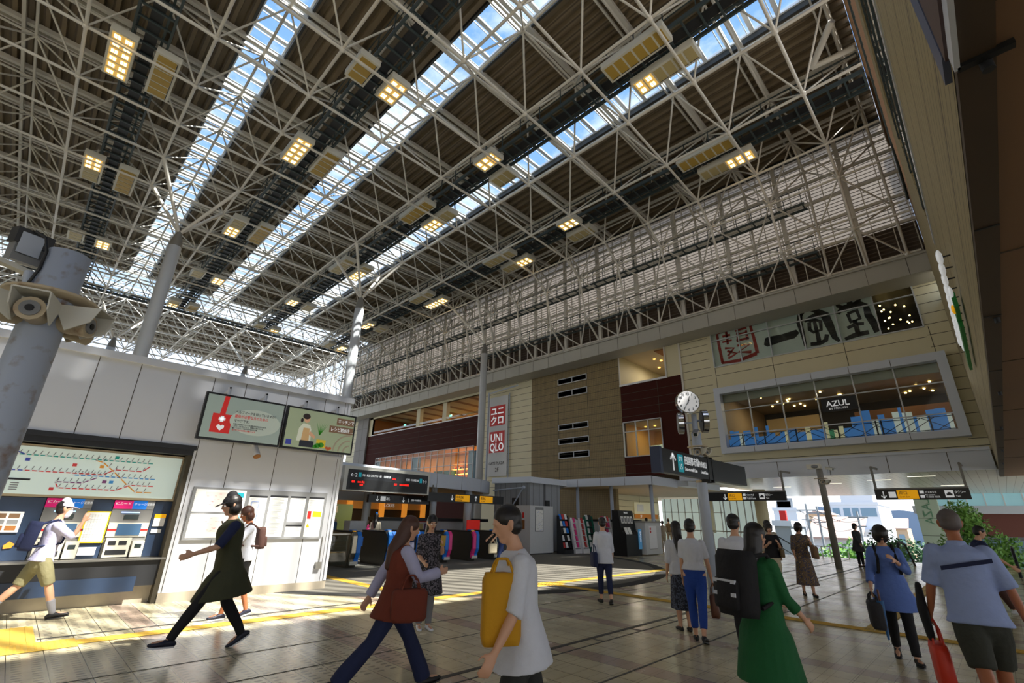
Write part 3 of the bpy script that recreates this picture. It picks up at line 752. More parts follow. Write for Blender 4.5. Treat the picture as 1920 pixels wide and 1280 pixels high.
for q in range(20): y = .6+q*.46; c.obox((F+.0, y, 5.78), (.012, 0, 0), (0, .9*rnd.choice((-1, 1)), .55), (0, 0, .03), 'near_black')
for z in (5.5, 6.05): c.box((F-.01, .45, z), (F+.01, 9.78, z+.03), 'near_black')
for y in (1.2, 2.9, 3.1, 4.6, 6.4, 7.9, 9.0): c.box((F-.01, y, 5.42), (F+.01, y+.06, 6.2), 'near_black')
c.build('reflected_truss', w)
t = thing('shop_sign', 'black sign with white letters inside the framed shop window', 'sign', (F-.12, 4.4, 6.8))
MB().box((F-.2, 3.6, 6.75), (F-.14, 5.05, 7.4), 'sign_black').build('board', t)
text('lettering', 'AZUL', .38, 'sign_white', t, (F-.205, 4.86, 7.0), (0, -1, 0), bold=.006); text('lettering', 'BY MOUSSY', .13, 'sign_white', t, (F-.205, 4.78, 6.84), (0, -1, 0), wsc=1.15)

# canopy fascia over the passage, slatted ceiling, inner walls
m_ = MB(); m_.box((26.4, -.3, 3.76), (26.6, 12.6, 4.52), 'white_fascia'); m_.box((26.35, -.3, 4.5), (27, 12.6, 4.62), 'white_fascia')
for y in (1.0, 3.0, 5.2, 7.4, 9.6): m_.box((26.394, y-.012, 3.76), (26.4, y+.012, 4.6), 'joint')
struct('trim_5', m_)
m_ = MB(); m_.box((26.6, -6, 3.78), (46, 12.6, 3.9), 'ceiling_slat'); m_.box((27.3, 12.62, 3.52), (46, 30, 3.6), 'beige_soffit'); sc_ = struct('ceiling_passage', m_)
m_ = MB()
for x, y in ((29, 2.2), (30.5, 4.0), (32, 6.4), (36, 1.5), (34, 9.5)): m_.box((x, y-.5, 3.77), (x+.14, y+.5, 3.78), 'soft_light')
m_.build('ceiling_light', sc_)
m_ = MB(); m_.box((27, 21.16, 0), (39.8, 21.4, 3.5), 'beige'); m_.box((26.9, 17.2, 0), (27.2, 27, 3.9), 'tan_tile'); m_.box((29.2, 21.05, 0), (31, 21.16, 2.7), 'tan_wood')
for z in (.55, 1.08, 1.6, 2.12, 2.64, 3.1): m_.box((31, 21.15, z-.01), (39.8, 21.16, z+.01), 'joint')
for x in (33.4, 36.6): m_.box((x-.01, 21.15, 0), (x+.01, 21.16, 3.5), 'joint')
struct('wall_passage', m_)
t = thing('wall_notice', 'orange and cream direction board on the beige passage wall', 'sign', (37.5, 21.1, 2))
MB().box((35.6, 21.08, 2.1), (39.4, 21.13, 3.0), mat('cream', (220, 214, 180), .5, emit=.1)).box((35.6, 21.07, 1.75), (39.4, 21.13, 2.1), 'orange').build('board', t)
MB().box((36, 21.06, 2.3), (37, 21.08, 2.85), 'white').box((38.3, 21.06, 2.35), (38.8, 21.08, 2.8), 'green').build('panel', t)
text('lettering', '3F', .3, 'sign_white', t, (36.4, 21.06, 1.82))
gl = MB()
for y0, y1, x in ((13.5, 20.9, 40.0),):
    y = y0
    while y < y1: gl.box((x-.03, y-.03, 0), (x+.05, y+.03, 3.4), 'steel_white'); y += .6
    gl.box((x-.03, y0, 2.3), (x+.05, y1, 2.36), 'steel_white')
w = struct('window_%d' % k, gl); k += 1
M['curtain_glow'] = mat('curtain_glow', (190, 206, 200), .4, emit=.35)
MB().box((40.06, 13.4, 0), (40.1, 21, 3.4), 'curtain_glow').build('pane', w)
gl = MB(); y = 10.6
while y < 13.4: gl.box((33.97, y-.03, 0), (34.05, y+.03, 3.4), 'steel_white'); y += .45
w = struct('window_%d' % k, gl); k += 1
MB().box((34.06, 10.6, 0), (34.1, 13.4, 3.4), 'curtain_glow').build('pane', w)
for x, y, lab in ((33.5, 14.2, 'beige square pier in the passage behind the clock pole'), (36.5, 13.6, 'beige square pier beside the bright glazing of the passage'), (31.5, 10.1, 'wide beige round pier by the edge of the open stairway')):
    t = thing('passage_pier', lab, 'pier', (x, y, 0)); MB().lathe((x, y, 0), [(.34, 0), (.34, 3.5)], 'beige', 20).build('shaft', t)

# near wall on the south side and its brown soffit
YW = -.36
m_ = MB(); m_.box((-9, YW-.3, 3.78), (27, YW, 7.35), 'ribbed'); m_.box((-9, YW-.3, 11.2), (25.74, YW, 12.5), 'ribbed'); m_.box((12.5, YW-.3, 7.35), (27, YW, 11.2), 'ribbed')
NW = struct('wall_near', m_)
m_ = MB(); m_.box((-9, YW-.05, 7.35), (12.5, YW-.03, 11.2), 'glass_mirror'); m_.build('window_strip', NW)
m_ = MB(); m_.box((-9, YW-.2, 7.35), (12.5, YW-.12, 11.2), 'near_black'); m_.build('backing', NW)
m_ = MB()
for z in (8.2, 9.2, 10.2): m_.box((-9, YW-.02, z), (12.5, YW+.01, z+.06), 'catwalk')
m_.box((-9, YW-.02, 7.3), (12.5, YW+.02, 7.4), 'white_fascia'); m_.build('window_rail', NW)
m_ = MB()
for z in (15.8,): m_.tube((-9, YW, z), (25.4, YW, z), .05, 'catwalk')
m_.box((-9, YW-.2, 19.3), (26, YW+.05, 21.0), 'soffit_brown'); m_.box((20.5, YW-.25, 12.5), (26.3, YW-.05, 19.3), 'soffit_brown'); m_.build('rail_and_sun_board', NW); m_ = MB(); x = -9  # top board added to keep sun off the kiosk screens
while x < 20.4: m_.box((x, YW-.3, 12.5), (x+.03, YW, 19.3), 'soffit_brown'); x += .6  # added fins that screen the opening but let the sun through
m_.build('light_screen_fin', NW)
m_ = MB()
m_.box((-9, -.5, 3.72), (30, YW, 3.8), 'soffit_dark'); m_.box((-9, -14, 3.74), (30, -.5, 3.82), 'soffit_brown')
for x in (2.7, 4.6, 6.8, 9.4, 12.3, 15.5, 19, 22.5, 26): m_.box((x-.008, -.5, 3.712), (x+.008, YW, 3.72), 'black')
m_.box((2.68, -.56, 3.70), (2.72, -.36, 3.73), 'black')
for x in (2.4, 5.2, 9, 13, 17.5, 22): m_.box((x-.006, -14, 3.732), (x+.006, -.5, 3.74), 'soffit_dark')
so_ = struct('ceiling_soffit', m_)
m_ = MB()
for x in (2.74, 6.9, 11, 15, 19.5, 23.5): m_.tube((x, -.46, 3.66), (x, -.46, 3.73), .025, 'near_black', n=10)
m_.build('bolt', so_)
m_ = MB(); m_.box((-4, YW, 3.80), (2.72, YW+.025, 6.4), mat('dark_purple', (84, 66, 66), .5)); m_.box((2.72, YW, 3.84), (2.95, YW+.03, 6.4), mat('blue_grey', (84, 96, 128), .45)); m_.box((-4, YW-.01, 3.70), (2.7, YW+.012, 3.8), 'white_fascia'); m_.build('end_panel', NW)
# outer shell of the shopping building behind the near wall and the facade (keeps daylight out)
m_ = MB(); m_.box((-9, -14, 3.83), (27, YW-.3, 3.9), 'concrete'); m_.box((-9, -14, 11.2), (27, YW-.3, 11.4), 'concrete'); m_.box((36, -6, 4), (36.2, 55, 13), 'concrete'); m_.box((27, -6, 12.9), (36, 55, 13.1), 'concrete'); m_.box((27, -6.2, 4), (36, -6, 13), 'concrete')
struct('wall_shell', m_)
m_ = MB(); m_.box((-23, -.3, 0), (-22.7, 60, 21.4), 'concrete'); m_.box((-23, -14, 0), (-22.7, -.3, 13), 'concrete'); struct('wall_light_block', m_)  # unseen end wall, added to cut the daylight inside the hall
# green and white balloon letter sign standing off the ribbed wall
t = thing('shop_sign', 'white balloon letters over a green board bracketed to the ribbed wall', 'sign', (9.2, -.3, 4.9))
g = MB()
for q in range(11): x = 8.6+q*.46; g.ball((x, -.24, 5.3), .13, 'sign_white', 10, (1.3, .3, .8))
g.build('letters', t); g = MB()
for q in range(9): x = 9.6+q*.42; g.ball((x, -.26, 5.1), .1, 'sign_white', 10, (1.3, .3, .9))
g.build('letters', t)
g = MB(); sg_ = mat('sign_green', (16, 110, 40), .5, emit=.05); g.box((10.4, -.3, 4.75), (13.6, -.25, 4.95), sg_); g.box((9.6, -.3, 4.85), (10.8, -.25, 5.1), sg_); g.build('board', t)
MB().ball((10.1, -.24, 4.98), .08, 'sign_yellow', 10, (1, .4, 1)).build('ornament', t)
g = MB()
for q in range(13): x = 8.6+q*.46; g.tube((x, YW, 5.3), (x, -.22, 5.3), .012, 'black', n=6)
g.build('bracket', t)

def lamp(name, loc, e, col=(1, .72, .4), size=.6):
    l = D.lights.new(name, 'AREA'); l.energy = e; l.color = col; l.size = size; o = D.objects.new(name, l); COL.objects.link(o); o.location = loc; return o
for y in (33, 38.5, 44): lamp('corridor_lamp', (F+3.5, y, 11.8), 70)
for y in (33, 37.5, 42, 46): lamp('shop_lamp', (F+1.8, y, 7.2), 26, (1, .66, .3))
lamp('landing_lamp', (F+3, 14.7, 12.1), 50, (1, .85, .65)); lamp('window_lamp', (F+2, 15, 7.5), 45, (1, .85, .65))
for y in (2, 5, 8): lamp('restaurant_lamp', (F+2.5, y, 8.3), 38, (1, .86, .66))
for x, y in ((9, 24), (14, 24)): lamp('concourse_lamp', (x, y, 2.75), 40)
for x, y in ((30, 18), (35, 17)): lamp('passage_lamp', (x, y, 3.45), 60, (1, .85, .62))
# ================================================================ ticket kiosk
KY = 11.4
m_ = MB()
m_.box((-8, KY, 2.82), (2.33, KY+.2, 4.33), 'kiosk'); m_.box((2.33, KY, 0.0), (5.5, KY+.2, 4.33), 'kiosk'); m_.box((5.3, KY+.2, 0), (5.5, 13.2, 4.33), 'kiosk')
m_.box((-8, 13.2, 0), (5.5, 13.4, 4.33), 'kiosk'); m_.box((-8, KY+.2, 4.2), (5.3, 13.2, 4.28), 'kiosk'); m_.box((-8, KY+.62, 0), (2.25, KY+.7, 2.9), 'near_black'); m_.box((2.25, KY+.005, 0), (2.325, KY+.62, 2.82), 'kiosk_gap')
KW = struct('wall_kiosk', m_)
m_ = MB(); m_.box((-8, KY-.07, 4.28), (5.58, KY+.3, 4.42), 'kiosk'); m_.box((5.25, KY+.3, 4.28), (5.58, 13.45, 4.42), 'kiosk'); m_.build('coping', KW)
m_ = MB()
for x, z0 in ((-.19, 2.83), (.45, 2.83), (1.09, 2.83), (1.74, 2.83), (2.38, 0), (3.01, 0), (3.93, 0), (4.85, 0)): m_.box((x-.006, KY-.003, z0), (x+.006, KY+.001, 4.28), 'kiosk_gap')
m_.box((5.38, KY-.003, 0), (5.388, KY, 4.28), 'kiosk_gap'); m_.box((5.46, KY-.03, .17), (5.52, KY+.01, 4.27), 'kiosk'); m_.box((4.9, KY-.025, 2.86), (5.46, KY+.01, 2.92), 'kiosk'); m_.build('panel_joint', KW)
m_ = MB(); m_.box((2.33, KY-.02, 0), (5.52, KY, .16), 'plinth'); m_.box((-8, KY+.22, 0), (2.27, KY+.3, .3), 'plinth'); struct('baseboard_kiosk', m_)
m_ = MB(); m_.box((-8, KY-.03, 2.74), (2.36, KY+.02, 2.83), 'near_black'); m_.box((-8, KY, 2.64), (2.33, KY+.5, 2.74), 'black'); m_.build('lintel', KW)
# line map, tilted slightly and lit
t = thing('route_map', 'long lit railway line map above the ticket machines', 'map', (1, KY+.3, 1.8))
MB().box((-1.6, KY+.27, 1.76), (2.28, KY+.36, 2.62), mat('map_frame', (176, 160, 128), .4)).build('frame', t)
MB().box((-1.55, KY+.26, 1.80), (2.22, KY+.28, 2.58), 'map_lit').build('sheet', t)
yy = KY+.255
def seg(g, pts, w, m):
    for (x0, z0), (x1, z1) in zip(pts, pts[1:]):
        d = Vector((x1-x0, 0, z1-z0)); nrm = Vector((-d.z, 0, d.x)).normalized()*w/2
        p, q = Vector((x0, yy, z0)), Vector((x1, yy, z1)); g.prism([p+nrm, p-nrm, q-nrm, q+nrm], (0, .004, 0), m)
cols = {n: mat(n, c, .5, emit=.15) for n, c in (('line_teal', (30, 150, 140)), ('line_red', (200, 60, 60)), ('line_blue', (60, 140, 200)), ('line_violet', (120, 60, 110)), ('line_orange', (220, 150, 50)), ('line_navy', (60, 70, 160)))}
g = MB()
LN = [([(-1.5, 2.44), (1.75, 2.44)], 'line_teal'), ([(-.6, 2.5), (-.2, 2.5), (-.05, 2.44)], 'line_navy'), ([(-1.5, 2.18), (0, 2.18)], 'line_navy'), ([(0, 2.18), (1.05, 2.18), (1.2, 2.28), (1.62, 2.28), (1.72, 2.38)], 'line_red'),
      ([(.65, 2.15), (1.85, 2.15)], 'line_blue'), ([(.45, 2.02), (.8, 2.02), (.98, 2.12)], 'line_violet'), ([(.45, 2.0), (.5, 1.92), (1.3, 1.92), (1.5, 2.02), (1.85, 2.02)], 'line_red'), ([(.9, 2.42), (1.0, 2.4), (1.2, 2.24), (1.45, 2.02), (1.6, 1.9), (1.85, 1.9)], 'line_orange')]
for pts, m in LN: seg(g, pts, .018, cols[m])
g.build('route_line', t)
g = MB()
for pts, m in LN:
    for (x0, z0), (x1, z1) in zip(pts, pts[1:]):
        n = max(1, int(abs(x1-x0)/.085))
        for i in range(n):
            x = x0+(x1-x0)*i/n; z = z0+(z1-z0)*i/n
            g.box((x-.014, yy-.002, z-.014), (x+.014, yy, z+.014), 'white'); g.prism([(x, yy, z+.02), (x+.012, yy, z+.02), (x+.03, yy, z+.075), (x+.018, yy, z+.075)], (0, .003, 0), 'grey')
g.box((-1.5, yy, 2.02), (.12, yy+.003, 2.05), 'near_black')
for q in range(4):
    for w_ in range(9): g.box((-1.3+w_*.15, yy, 1.86+q*.035), (-1.2+w_*.15, yy+.003, 1.875+q*.035), 'grey')
g.build('route_print', t)
g = MB()
for x, z, c in ((.0, 2.36, 'line_navy'), (.62, 2.32, 'line_red'), (1.0, 2.32, 'line_orange'), (1.18, 2.5, 'line_teal'), (1.1, 2.06, 'line_violet'), (1.2, 2.06, 'line_blue'), (.42, 1.9, 'line_red')): g.box((x-.03, yy-.004, z-.025), (x+.03, yy, z+.025), cols[c])
g.build('line_badge', t)
# counter run: dark lower wall, sill, and the machine units
t = thing('machine_counter', 'dark counter front with steel sill below the ticket machines', 'counter', (0, KY+.3, 0))
MB().box((-8, KY+.06, .3), (2.3, KY+.5, .74), 'near_black').box((-8, KY+.045, .22), (1.95, KY+.06, .46), 'navy_panel').build('front_panel', t)
MB().box((-8, KY+.0, .73), (2.32, KY+.5, .765), 'metal').build('sill', t)
def slab(g, x0, x1, z0, z1, y0, m, th=.02): g.box((x0, y0, z0), (x1, y0+th, z1), m)
yf = KY+.3
def unit(x0, lab):
    t = thing('ticket_machine', lab, 'ticket machine', (x0, yf, .77), group='ticket machines')
    MB().box((x0, yf, .77), (x0+.62, yf+.22, 1.6), 'machine_grey').build('body', t)
    slab(MB(), 0, 0, 0, 0, 0, 'black')
    g = MB(); slab(g, x0+.01, x0+.61, 1.12, 1.36, yf-.02, 'machine_face'); g.box((x0+.01, yf-.025, 1.22), (x0+.61, yf-.02, 1.255), 'red'); g.build('face_panel', t)
    MB().box((x0+.14, yf-.03, 1.14), (x0+.5, yf-.02, 1.34), mat('touch_screen', (60, 90, 120), .2, emit=.15)).build('screen', t)
    MB().box((x0+.2, yf-.015, 1.42), (x0+.42, yf, 1.5), 'dark_glass').box((x0+.14, yf-.015, 1.53), (x0+.42, yf, 1.55), mat('tube_blue', (150, 190, 255), .4, emit=1.5)).build('camera_window', t)
    g = MB(); g.box((x0+.03, yf-.08, .78), (x0+.4, yf, 1.1), 'machine_face'); g.box((x0+.42, yf-.14, .78), (x0+.6, yf, 1.05), 'machine_face'); g.build('tray_block', t)
    g = MB(); g.box((x0+.07, yf-.085, .98), (x0+.18, yf-.08, 1.05), 'near_black'); g.box((x0+.22, yf-.085, .98), (x0+.34, yf-.08, 1.05), 'near_black'); g.box((x0+.06, yf-.085, .82), (x0+.36, yf-.08, .9), 'near_black'); g.box((x0+.46, yf-.145, .93), (x0+.56, yf-.14, 1.0), 'dark_glass'); g.build('slot', t)
    h = MB(); h.box((x0, yf-.01, 1.6), (x0+.28, yf+.02, 1.75), mat('magenta', (210, 20, 110), .5, emit=.2)); h.box((x0+.28, yf-.01, 1.6), (x0+.5, yf+.02, 1.75), mat('azure', (20, 120, 220), .5, emit=.2)); h.box((x0+.5, yf-.01, 1.6), (x0+.62, yf+.02, 1.75), 'grey'); h.build('header_sign', t)
    text('lettering', 'ICカード', .06, 'sign_white', t, (x0+.02, yf-.012, 1.67)); text('lettering', '定期券', .05, 'sign_white', t, (x0+.5, yf-.012, 1.67), wsc=.8); text('lettering', 'チャージ', .05, 'sign_white', t, (x0+.3, yf-.012, 1.67))
unit(1.35, 'ticket machine nearest the white kiosk wall with a red stripe across its screen')
unit(.42, 'ticket machine behind the person in the pale cap')
unit(-.95, 'ticket machine hidden partly behind the rusty white pole')
def bay_(x0, x1, lab):
    t = thing('machine_bay_panel', lab, 'panel', (x0, yf, .77)); MB().box((x0, yf+.01, .77), (x1, yf+.22, 1.75), 'navy_panel').build('panel', t); return t
t = bay_(1.04, 1.34, 'navy bay with a yellow framed fare sheet between the ticket machines'); g = MB(); slab(g, 1.0, 1.34, 1.02, 1.55, yf-.025, mat('sheet_yellow', (226, 200, 30), .5)); g.build('sheet_frame', t); g = MB(); slab(g, 1.02, 1.32, 1.04, 1.53, yf-.03, 'paper', .005)
for q in range(18): g.box((1.03, yf-.032, 1.06+q*.025), (1.31, yf-.03, 1.063+q*.025), 'grey')
for q in range(7): g.box((1.05+q*.04, yf-.032, 1.05), (1.052+q*.04, yf-.03, 1.5), 'grey')
g.build('sheet', t); MB().box((1.04, yf-.02, .82), (1.28, yf, .95), 'paper').build('sticker', t)
t = bay_(-.3, .41, 'navy bay with a framed photo notice beside the person in the pale cap'); g = MB(); slab(g, -.16, .2, 1.2, 1.52, yf-.02, 'paper'); g.build('notice', t); g = MB()
for a in range(2):
    for b in range(3): g.box((-.13+a*.16, yf-.024, 1.23+b*.095), (.0+a*.16, yf-.02, 1.3+b*.095), ('tan_wood', 'grey', 'soffit_brown')[b])
g.build('photo', t); 
for x in (-.15, .1, .3): MB().prism([(x, yf-.01, .95), (x+.09, yf-.01, .96), (x+.12, yf-.01, 1.02), (x+.05, yf-.01, 1.06), (x-.01, yf-.01, 1.0)], (0, .008, 0), 'orange').build('sticker', t)
t = bay_(1.98, 2.26, 'narrow navy bay with small yellow notice at the kiosk corner'); g = MB(); slab(g, 2.02, 2.2, 1.3, 1.52, yf-.01, 'paper'); slab(g, 2.02, 2.2, 1.45, 1.52, yf-.014, 'sign_yellow'); slab(g, 2.02, 2.18, 1.18, 1.25, yf-.01, 'paper'); g.build('notice', t)
# notice board
ny = KY-.05
t = thing('notice_board', 'wide framed notice board of timetables and maps on the white kiosk wall', 'notice board', (3.85, KY, 1.05))
g = MB(); g.box((2.48, ny, 1.06), (5.24, KY, 2.05), 'grey'); g.build('frame', t)
sheets = [(2.53, 3.46, 1.58, 2.01), (2.53, 3.46, 1.1, 1.54), (3.54, 3.9, 1.1, 1.93), (3.96, 4.34, 1.1, 1.95), (4.4, 4.75, 1.4, 1.95), (4.4, 4.75, 1.1, 1.35), (4.82, 5.18, 1.1, 1.95)]
for i, (a, b, c_, d) in enumerate(sheets):
    sh_ = MB().box((a, ny-.004, c_), (b, ny, d), 'paper').build('notice_sheet', t); g = MB()
    if i < 2:
        g.box((a+.18, ny-.006, c_+.1), (b-.2, ny-.004, d-.05), mat('map_pink', (226, 214, 208), .6)); g.box((b-.17, ny-.006, d-.14), (b-.04, ny-.004, d-.04), 'sign_cyan')
        for q in range(22): x, z = a+.2+rnd.random()*(b-a-.45), c_+.12+rnd.random()*.24; g.box((x, ny-.007, z), (x+.04, ny-.006, z+.004), 'red' if q % 2 else 'grey')
    else:
        g.box((a, ny-.006, d-.04), (b, ny-.004, d), 'near_black')
        z = d-.07
        while z > c_+.04:
            g.box((a+.03, ny-.006, z), (a+.03+(b-a-.06)*rnd.uniform(.5, 1), ny-.004, z+.005), 'grey'); z -= .024
    if i == 2:
        g.box((a+.06, ny-.008, 1.15), (a+.066, ny-.004, 1.8), 'blue'); g.box((a+.2, ny-.008, 1.15), (a+.206, ny-.004, 1.8), 'blue'); g.box((a+.06, ny-.008, 1.8), (a+.2, ny-.004, 1.806), 'blue')
    if i == 6:
        g.box((a+.02, ny-.009, 1.48), (a+.1, ny-.004, 1.64), 'red'); g.box((a+.14, ny-.009, 1.52), (b-.02, ny-.004, 1.64), 'sign_yellow'); g.prism([(a+.02, ny-.009, 1.3), (a+.1, ny-.009, 1.3), (a+.06, ny-.009, 1.38)], (0, .004, 0), 'sign_yellow'); g.lathe((0, 0, 0), [(.001, 0), (.001, .001)], 'red', 3)
    g.build('sheet_print', sh_)
# screens on brackets
def tv(x0, x1, lab, scr):
    t = thing('display_screen', lab, 'screen', ((x0+x1)/2, 10.9, 2.93), group=None)
    MB().box((x0, 10.88, 2.93), (x1, 10.98, 3.87), 'black').build('casing', t)
    MB().box((x0+.04, 10.872, 2.97), (x1-.04, 10.882, 3.83), scr).build('screen', t)
    g = MB()
    for x in (x0+(x1-x0)*.28, x0+(x1-x0)*.75): g.tube((x, 11.1, 3.3), (x, 11.1, 4.08), .035, 'kiosk', n=12).tube((x, 11.1, 4.0), (x, KY, 4.0), .025, 'kiosk', n=10).ball((x, 11.06, 4.06), .022, 'black', 8); g.box((x-.05, 10.98, 3.3), (x+.05, 11.08, 3.6), 'black')
    g.build('bracket', t); return t
scr1 = mat('screen_pale', (150, 164, 156), .25, emit=.2); scr2 = mat('screen_green', (156, 168, 138), .25, emit=.2)
sy = 10.87
def flat(g, pts, m, y=sy, th=.003): g.prism([(x, y, z) for x, z in pts], (0, th, 0), m)
def ell(cx, cz, rx, rz, n=20): return [(cx+rx*math.cos(2*PI*i/n), cz+rz*math.sin(2*PI*i/n)) for i in range(n)][::-1]
dred = mat('screen_red', (190, 34, 30), .4, emit=.3); bub = mat('bubble', (172, 182, 170), .3, emit=.22); dk = mat('screen_ink', (50, 52, 54), .5)
t = tv(2.19, 3.76, 'display screen showing a red cross and heart tag', scr1)
g = MB(); flat(g, [(2.38, 3.08), (2.74, 3.08), (2.74, 3.46), (2.38, 3.46)], dred); flat(g, [(2.5, 3.46), (2.6, 3.46), (2.62, 3.83), (2.53, 3.83)], dred); flat(g, ell(3.2, 3.37, .5, .27, 28), bub, sy-.001); g.build('tag_picture', t)
g = MB(); flat(g, [(2.53, 3.3), (2.59, 3.3), (2.59, 3.42), (2.53, 3.42)], 'sign_white', sy-.002); flat(g, [(2.5, 3.33), (2.62, 3.33), (2.62, 3.39), (2.5, 3.39)], 'sign_white', sy-.002)
flat(g, [(2.56, 3.12), (2.63, 3.19), (2.625, 3.23), (2.59, 3.245), (2.56, 3.22), (2.53, 3.245), (2.495, 3.23), (2.49, 3.19)], 'sign_white', sy-.002); g.build('emblem', t)
text('lettering', 'ヘルプマークを知っていますか？', .068, dk, t, (2.78, sy-.003, 3.52), wsc=.82); text('lettering', '援助が必要な方のための', .075, dred, t, (2.78, sy-.003, 3.43), wsc=.8); text('lettering', 'マークです。', .07, dk, t, (2.78, sy-.003, 3.34), wsc=.8)
for q in range(4): text('lettering', ['外見からは分からなくても援助が必要な方がいます。', 'このマークを見かけたら、電車内で席をゆずる、', '困っているようであれば声をかける等、', '思いやりのある行動をお願いします。'][q], .035, dk if q < 3 else dred, t, (2.78, sy-.003, 3.28-q*.04), wsc=.8)
t = tv(3.8, 5.47, 'display screen showing a woman cooking with vegetables', scr2)
g = MB(); cl = {n: mat(n, c, .5, emit=.2) for n, c in (('skin_s', (206, 160, 126)), ('hair_s', (40, 30, 26)), ('shirt_s', (206, 210, 190)), ('apron_s', (196, 160, 110)), ('pot_s', (34, 38, 48)), ('pot_y', (206, 180, 50)), ('veg_s', (50, 130, 30)), ('veg_r', (180, 90, 50)), ('brown_s', (120, 92, 70)), ('arc_s', (150, 140, 118)))}
flat(g, [(4.1, 3.12), (4.42, 3.12), (4.4, 3.4), (4.36, 3.5), (4.2, 3.52), (4.12, 3.4)], cl['shirt_s']); flat(g, [(4.2, 3.1), (4.38, 3.1), (4.36, 3.42), (4.22, 3.42)], cl['apron_s'], sy-.001); flat(g, ell(4.27, 3.62, .065, .085), cl['skin_s'], sy-.001); flat(g, ell(4.25, 3.68, .085, .065), cl['hair_s'], sy-.002); flat(g, ell(4.16, 3.58, .03, .05), cl['hair_s'], sy-.002)
flat(g, [(4.38, 3.36), (4.52, 3.26), (4.5, 3.2), (4.36, 3.28)], cl['skin_s'], sy-.002); g.build('woman_picture', t)
g = MB(); flat(g, [(4.18, 3.0), (4.5, 3.0), (4.5, 3.14), (4.18, 3.14)], cl['pot_s'], sy-.003); flat(g, [(4.56, 3.02), (4.78, 3.02), (4.78, 3.2), (4.56, 3.2)], cl['pot_y'], sy-.003)
for x, z, r, c_ in ((4.6, 3.06, .07, 'veg_s'), (4.68, 3.08, .07, 'veg_s'), (4.54, 3.03, .05, 'veg_s'), (4.82, 3.03, .04, 'veg_r'), (4.9, 3.03, .04, 'veg_r'), (4.86, 3.0, .035, 'veg_r')): flat(g, ell(x, z, r, r*.8, 12), cl[c_], sy-.005)
flat(g, [(3.88, 3.02), (4.0, 3.02), (4.0, 3.13), (3.88, 3.13)], cols['line_navy'], sy-.002)
for a in range(7): flat(g, [(4.6, 3.3), (4.62, 3.3), (4.5+a*.05, 3.6)], cl['veg_s'], sy-.001)
g.build('food_picture', t)
g = MB(); flat(g, [(4.98, 3.6), (5.42, 3.6), (5.42, 3.76), (4.98, 3.76)], cl['brown_s'], sy-.003); flat(g, [(4.82, 3.4), (5.42, 3.4), (5.42, 3.56), (4.82, 3.56)], cl['brown_s'], sy-.003)
for r in (.15, .27, .4):
    pts = [(5.38-r*math.cos(a*PI/16), 2.98+r*math.sin(a*PI/16)) for a in range(9)]; yy_ = yy; yy = sy-.003; seg(g, pts, .035, cl['arc_s']); yy = yy_
g.build('caption_bar', t)
text('lettering', 'キッチンで', .11, 'sign_white', t, (5.01, sy-.005, 3.64), wsc=.75); text('lettering', 'レシピ動画を…', .11, 'sign_white', t, (4.85, sy-.005, 3.44), wsc=.75)
t = thing('wall_spotlight', 'small white bullet spotlight under the display screens', 'lamp', (3.35, KY, 2.95))
MB().tube((3.4, KY, 2.98), (3.38, 11.18, 2.95), .03, 'kiosk').tube((3.38, 11.2, 2.97), (3.42, 11.06, 2.72), .045, 'kiosk', r2=.075, n=16).tube((3.42, 11.07, 2.73), (3.425, 11.05, 2.70), .07, 'rust', n=16).build('lamp_body', t)
t = thing('wall_conduit_box', 'small grey socket box low on the kiosk wall by its corner', 'box', (5.28, KY, .5)); MB().box((5.22, KY-.07, .42), (5.34, KY, .56), 'metal').tube((5.3, KY-.02, .56), (5.3, KY-.02, 1.1), .01, 'metal').build('case', t)

# ================================================================ poles
def pole_fit(t, x, y, z, r):
    """ring plate with hooded loudspeakers"""
    MB().lathe((x, y, 0), [(r*1.02, z-.012), (r*2.1, z-.01), (r*2.15, z), (r*2.1, z+.012), (r*1.02, z+.014)], 'plate_rust', 28).build('ring_plate', t)
    for a in (200, 255, 330, 20):
        a = math.radians(a); d = Vector((math.cos(a), math.sin(a), 0)); s_ = Vector((-d.y, d.x, 0)); c = Vector((x, y, z-.16))+d*(r*1.75)
        h = MB(); h.tube(c-d*.1, c+d*.06, .06, 'plate_rust', r2=.075, n=14)
        for sg in (-1, 1):
            p = c+s_*.085*sg; h.prism([p+Vector((0, 0, .1))-d*.12, p+Vector((0, 0, .1))+d*.14, p+Vector((0, 0, .0))+d*.1, p-Vector((0, 0, .07))-d*.02], s_*.008*sg, 'light_housing')
        h.obox(c+Vector((0, 0, .1))+d*.01, d*.26, s_*.17, Vector((0, 0, .01)), 'light_housing'); h.tube(c+d*.061, c+d*.07, .05, 'grey', n=14); h.tube(c+d*.07, c+d*.075, .022, 'black', n=10)
        h.build('loudspeaker', t)
t = thing('floodlight_pole', 'thick rust-stained white pole close to the camera with ring of loudspeakers', 'pole', (-.17, 4.2, 0))
MB().lathe((-.17, 4.2, 0), [(.12, 0), (.118, 2.0), (.115, 3.24)], 'pole_rust', 32).build('shaft', t); pole_fit(t, -.17, 4.2, 2.9, .115)
t = thing('floodlight', 'square floodlight with black cable beside the rusty pole top', 'lamp', (-.4, 4.35, 2.92))
g = MB(); g.tube((-.3, 4.22, 2.92), (-.32, 4.22, 3.06), .03, 'pole'); g.obox((-.38, 4.28, 3.08), (.3, .1, -.04), (-.02, .06, .0), (0, .0, .03), 'light_housing'); g.build('arm', t)
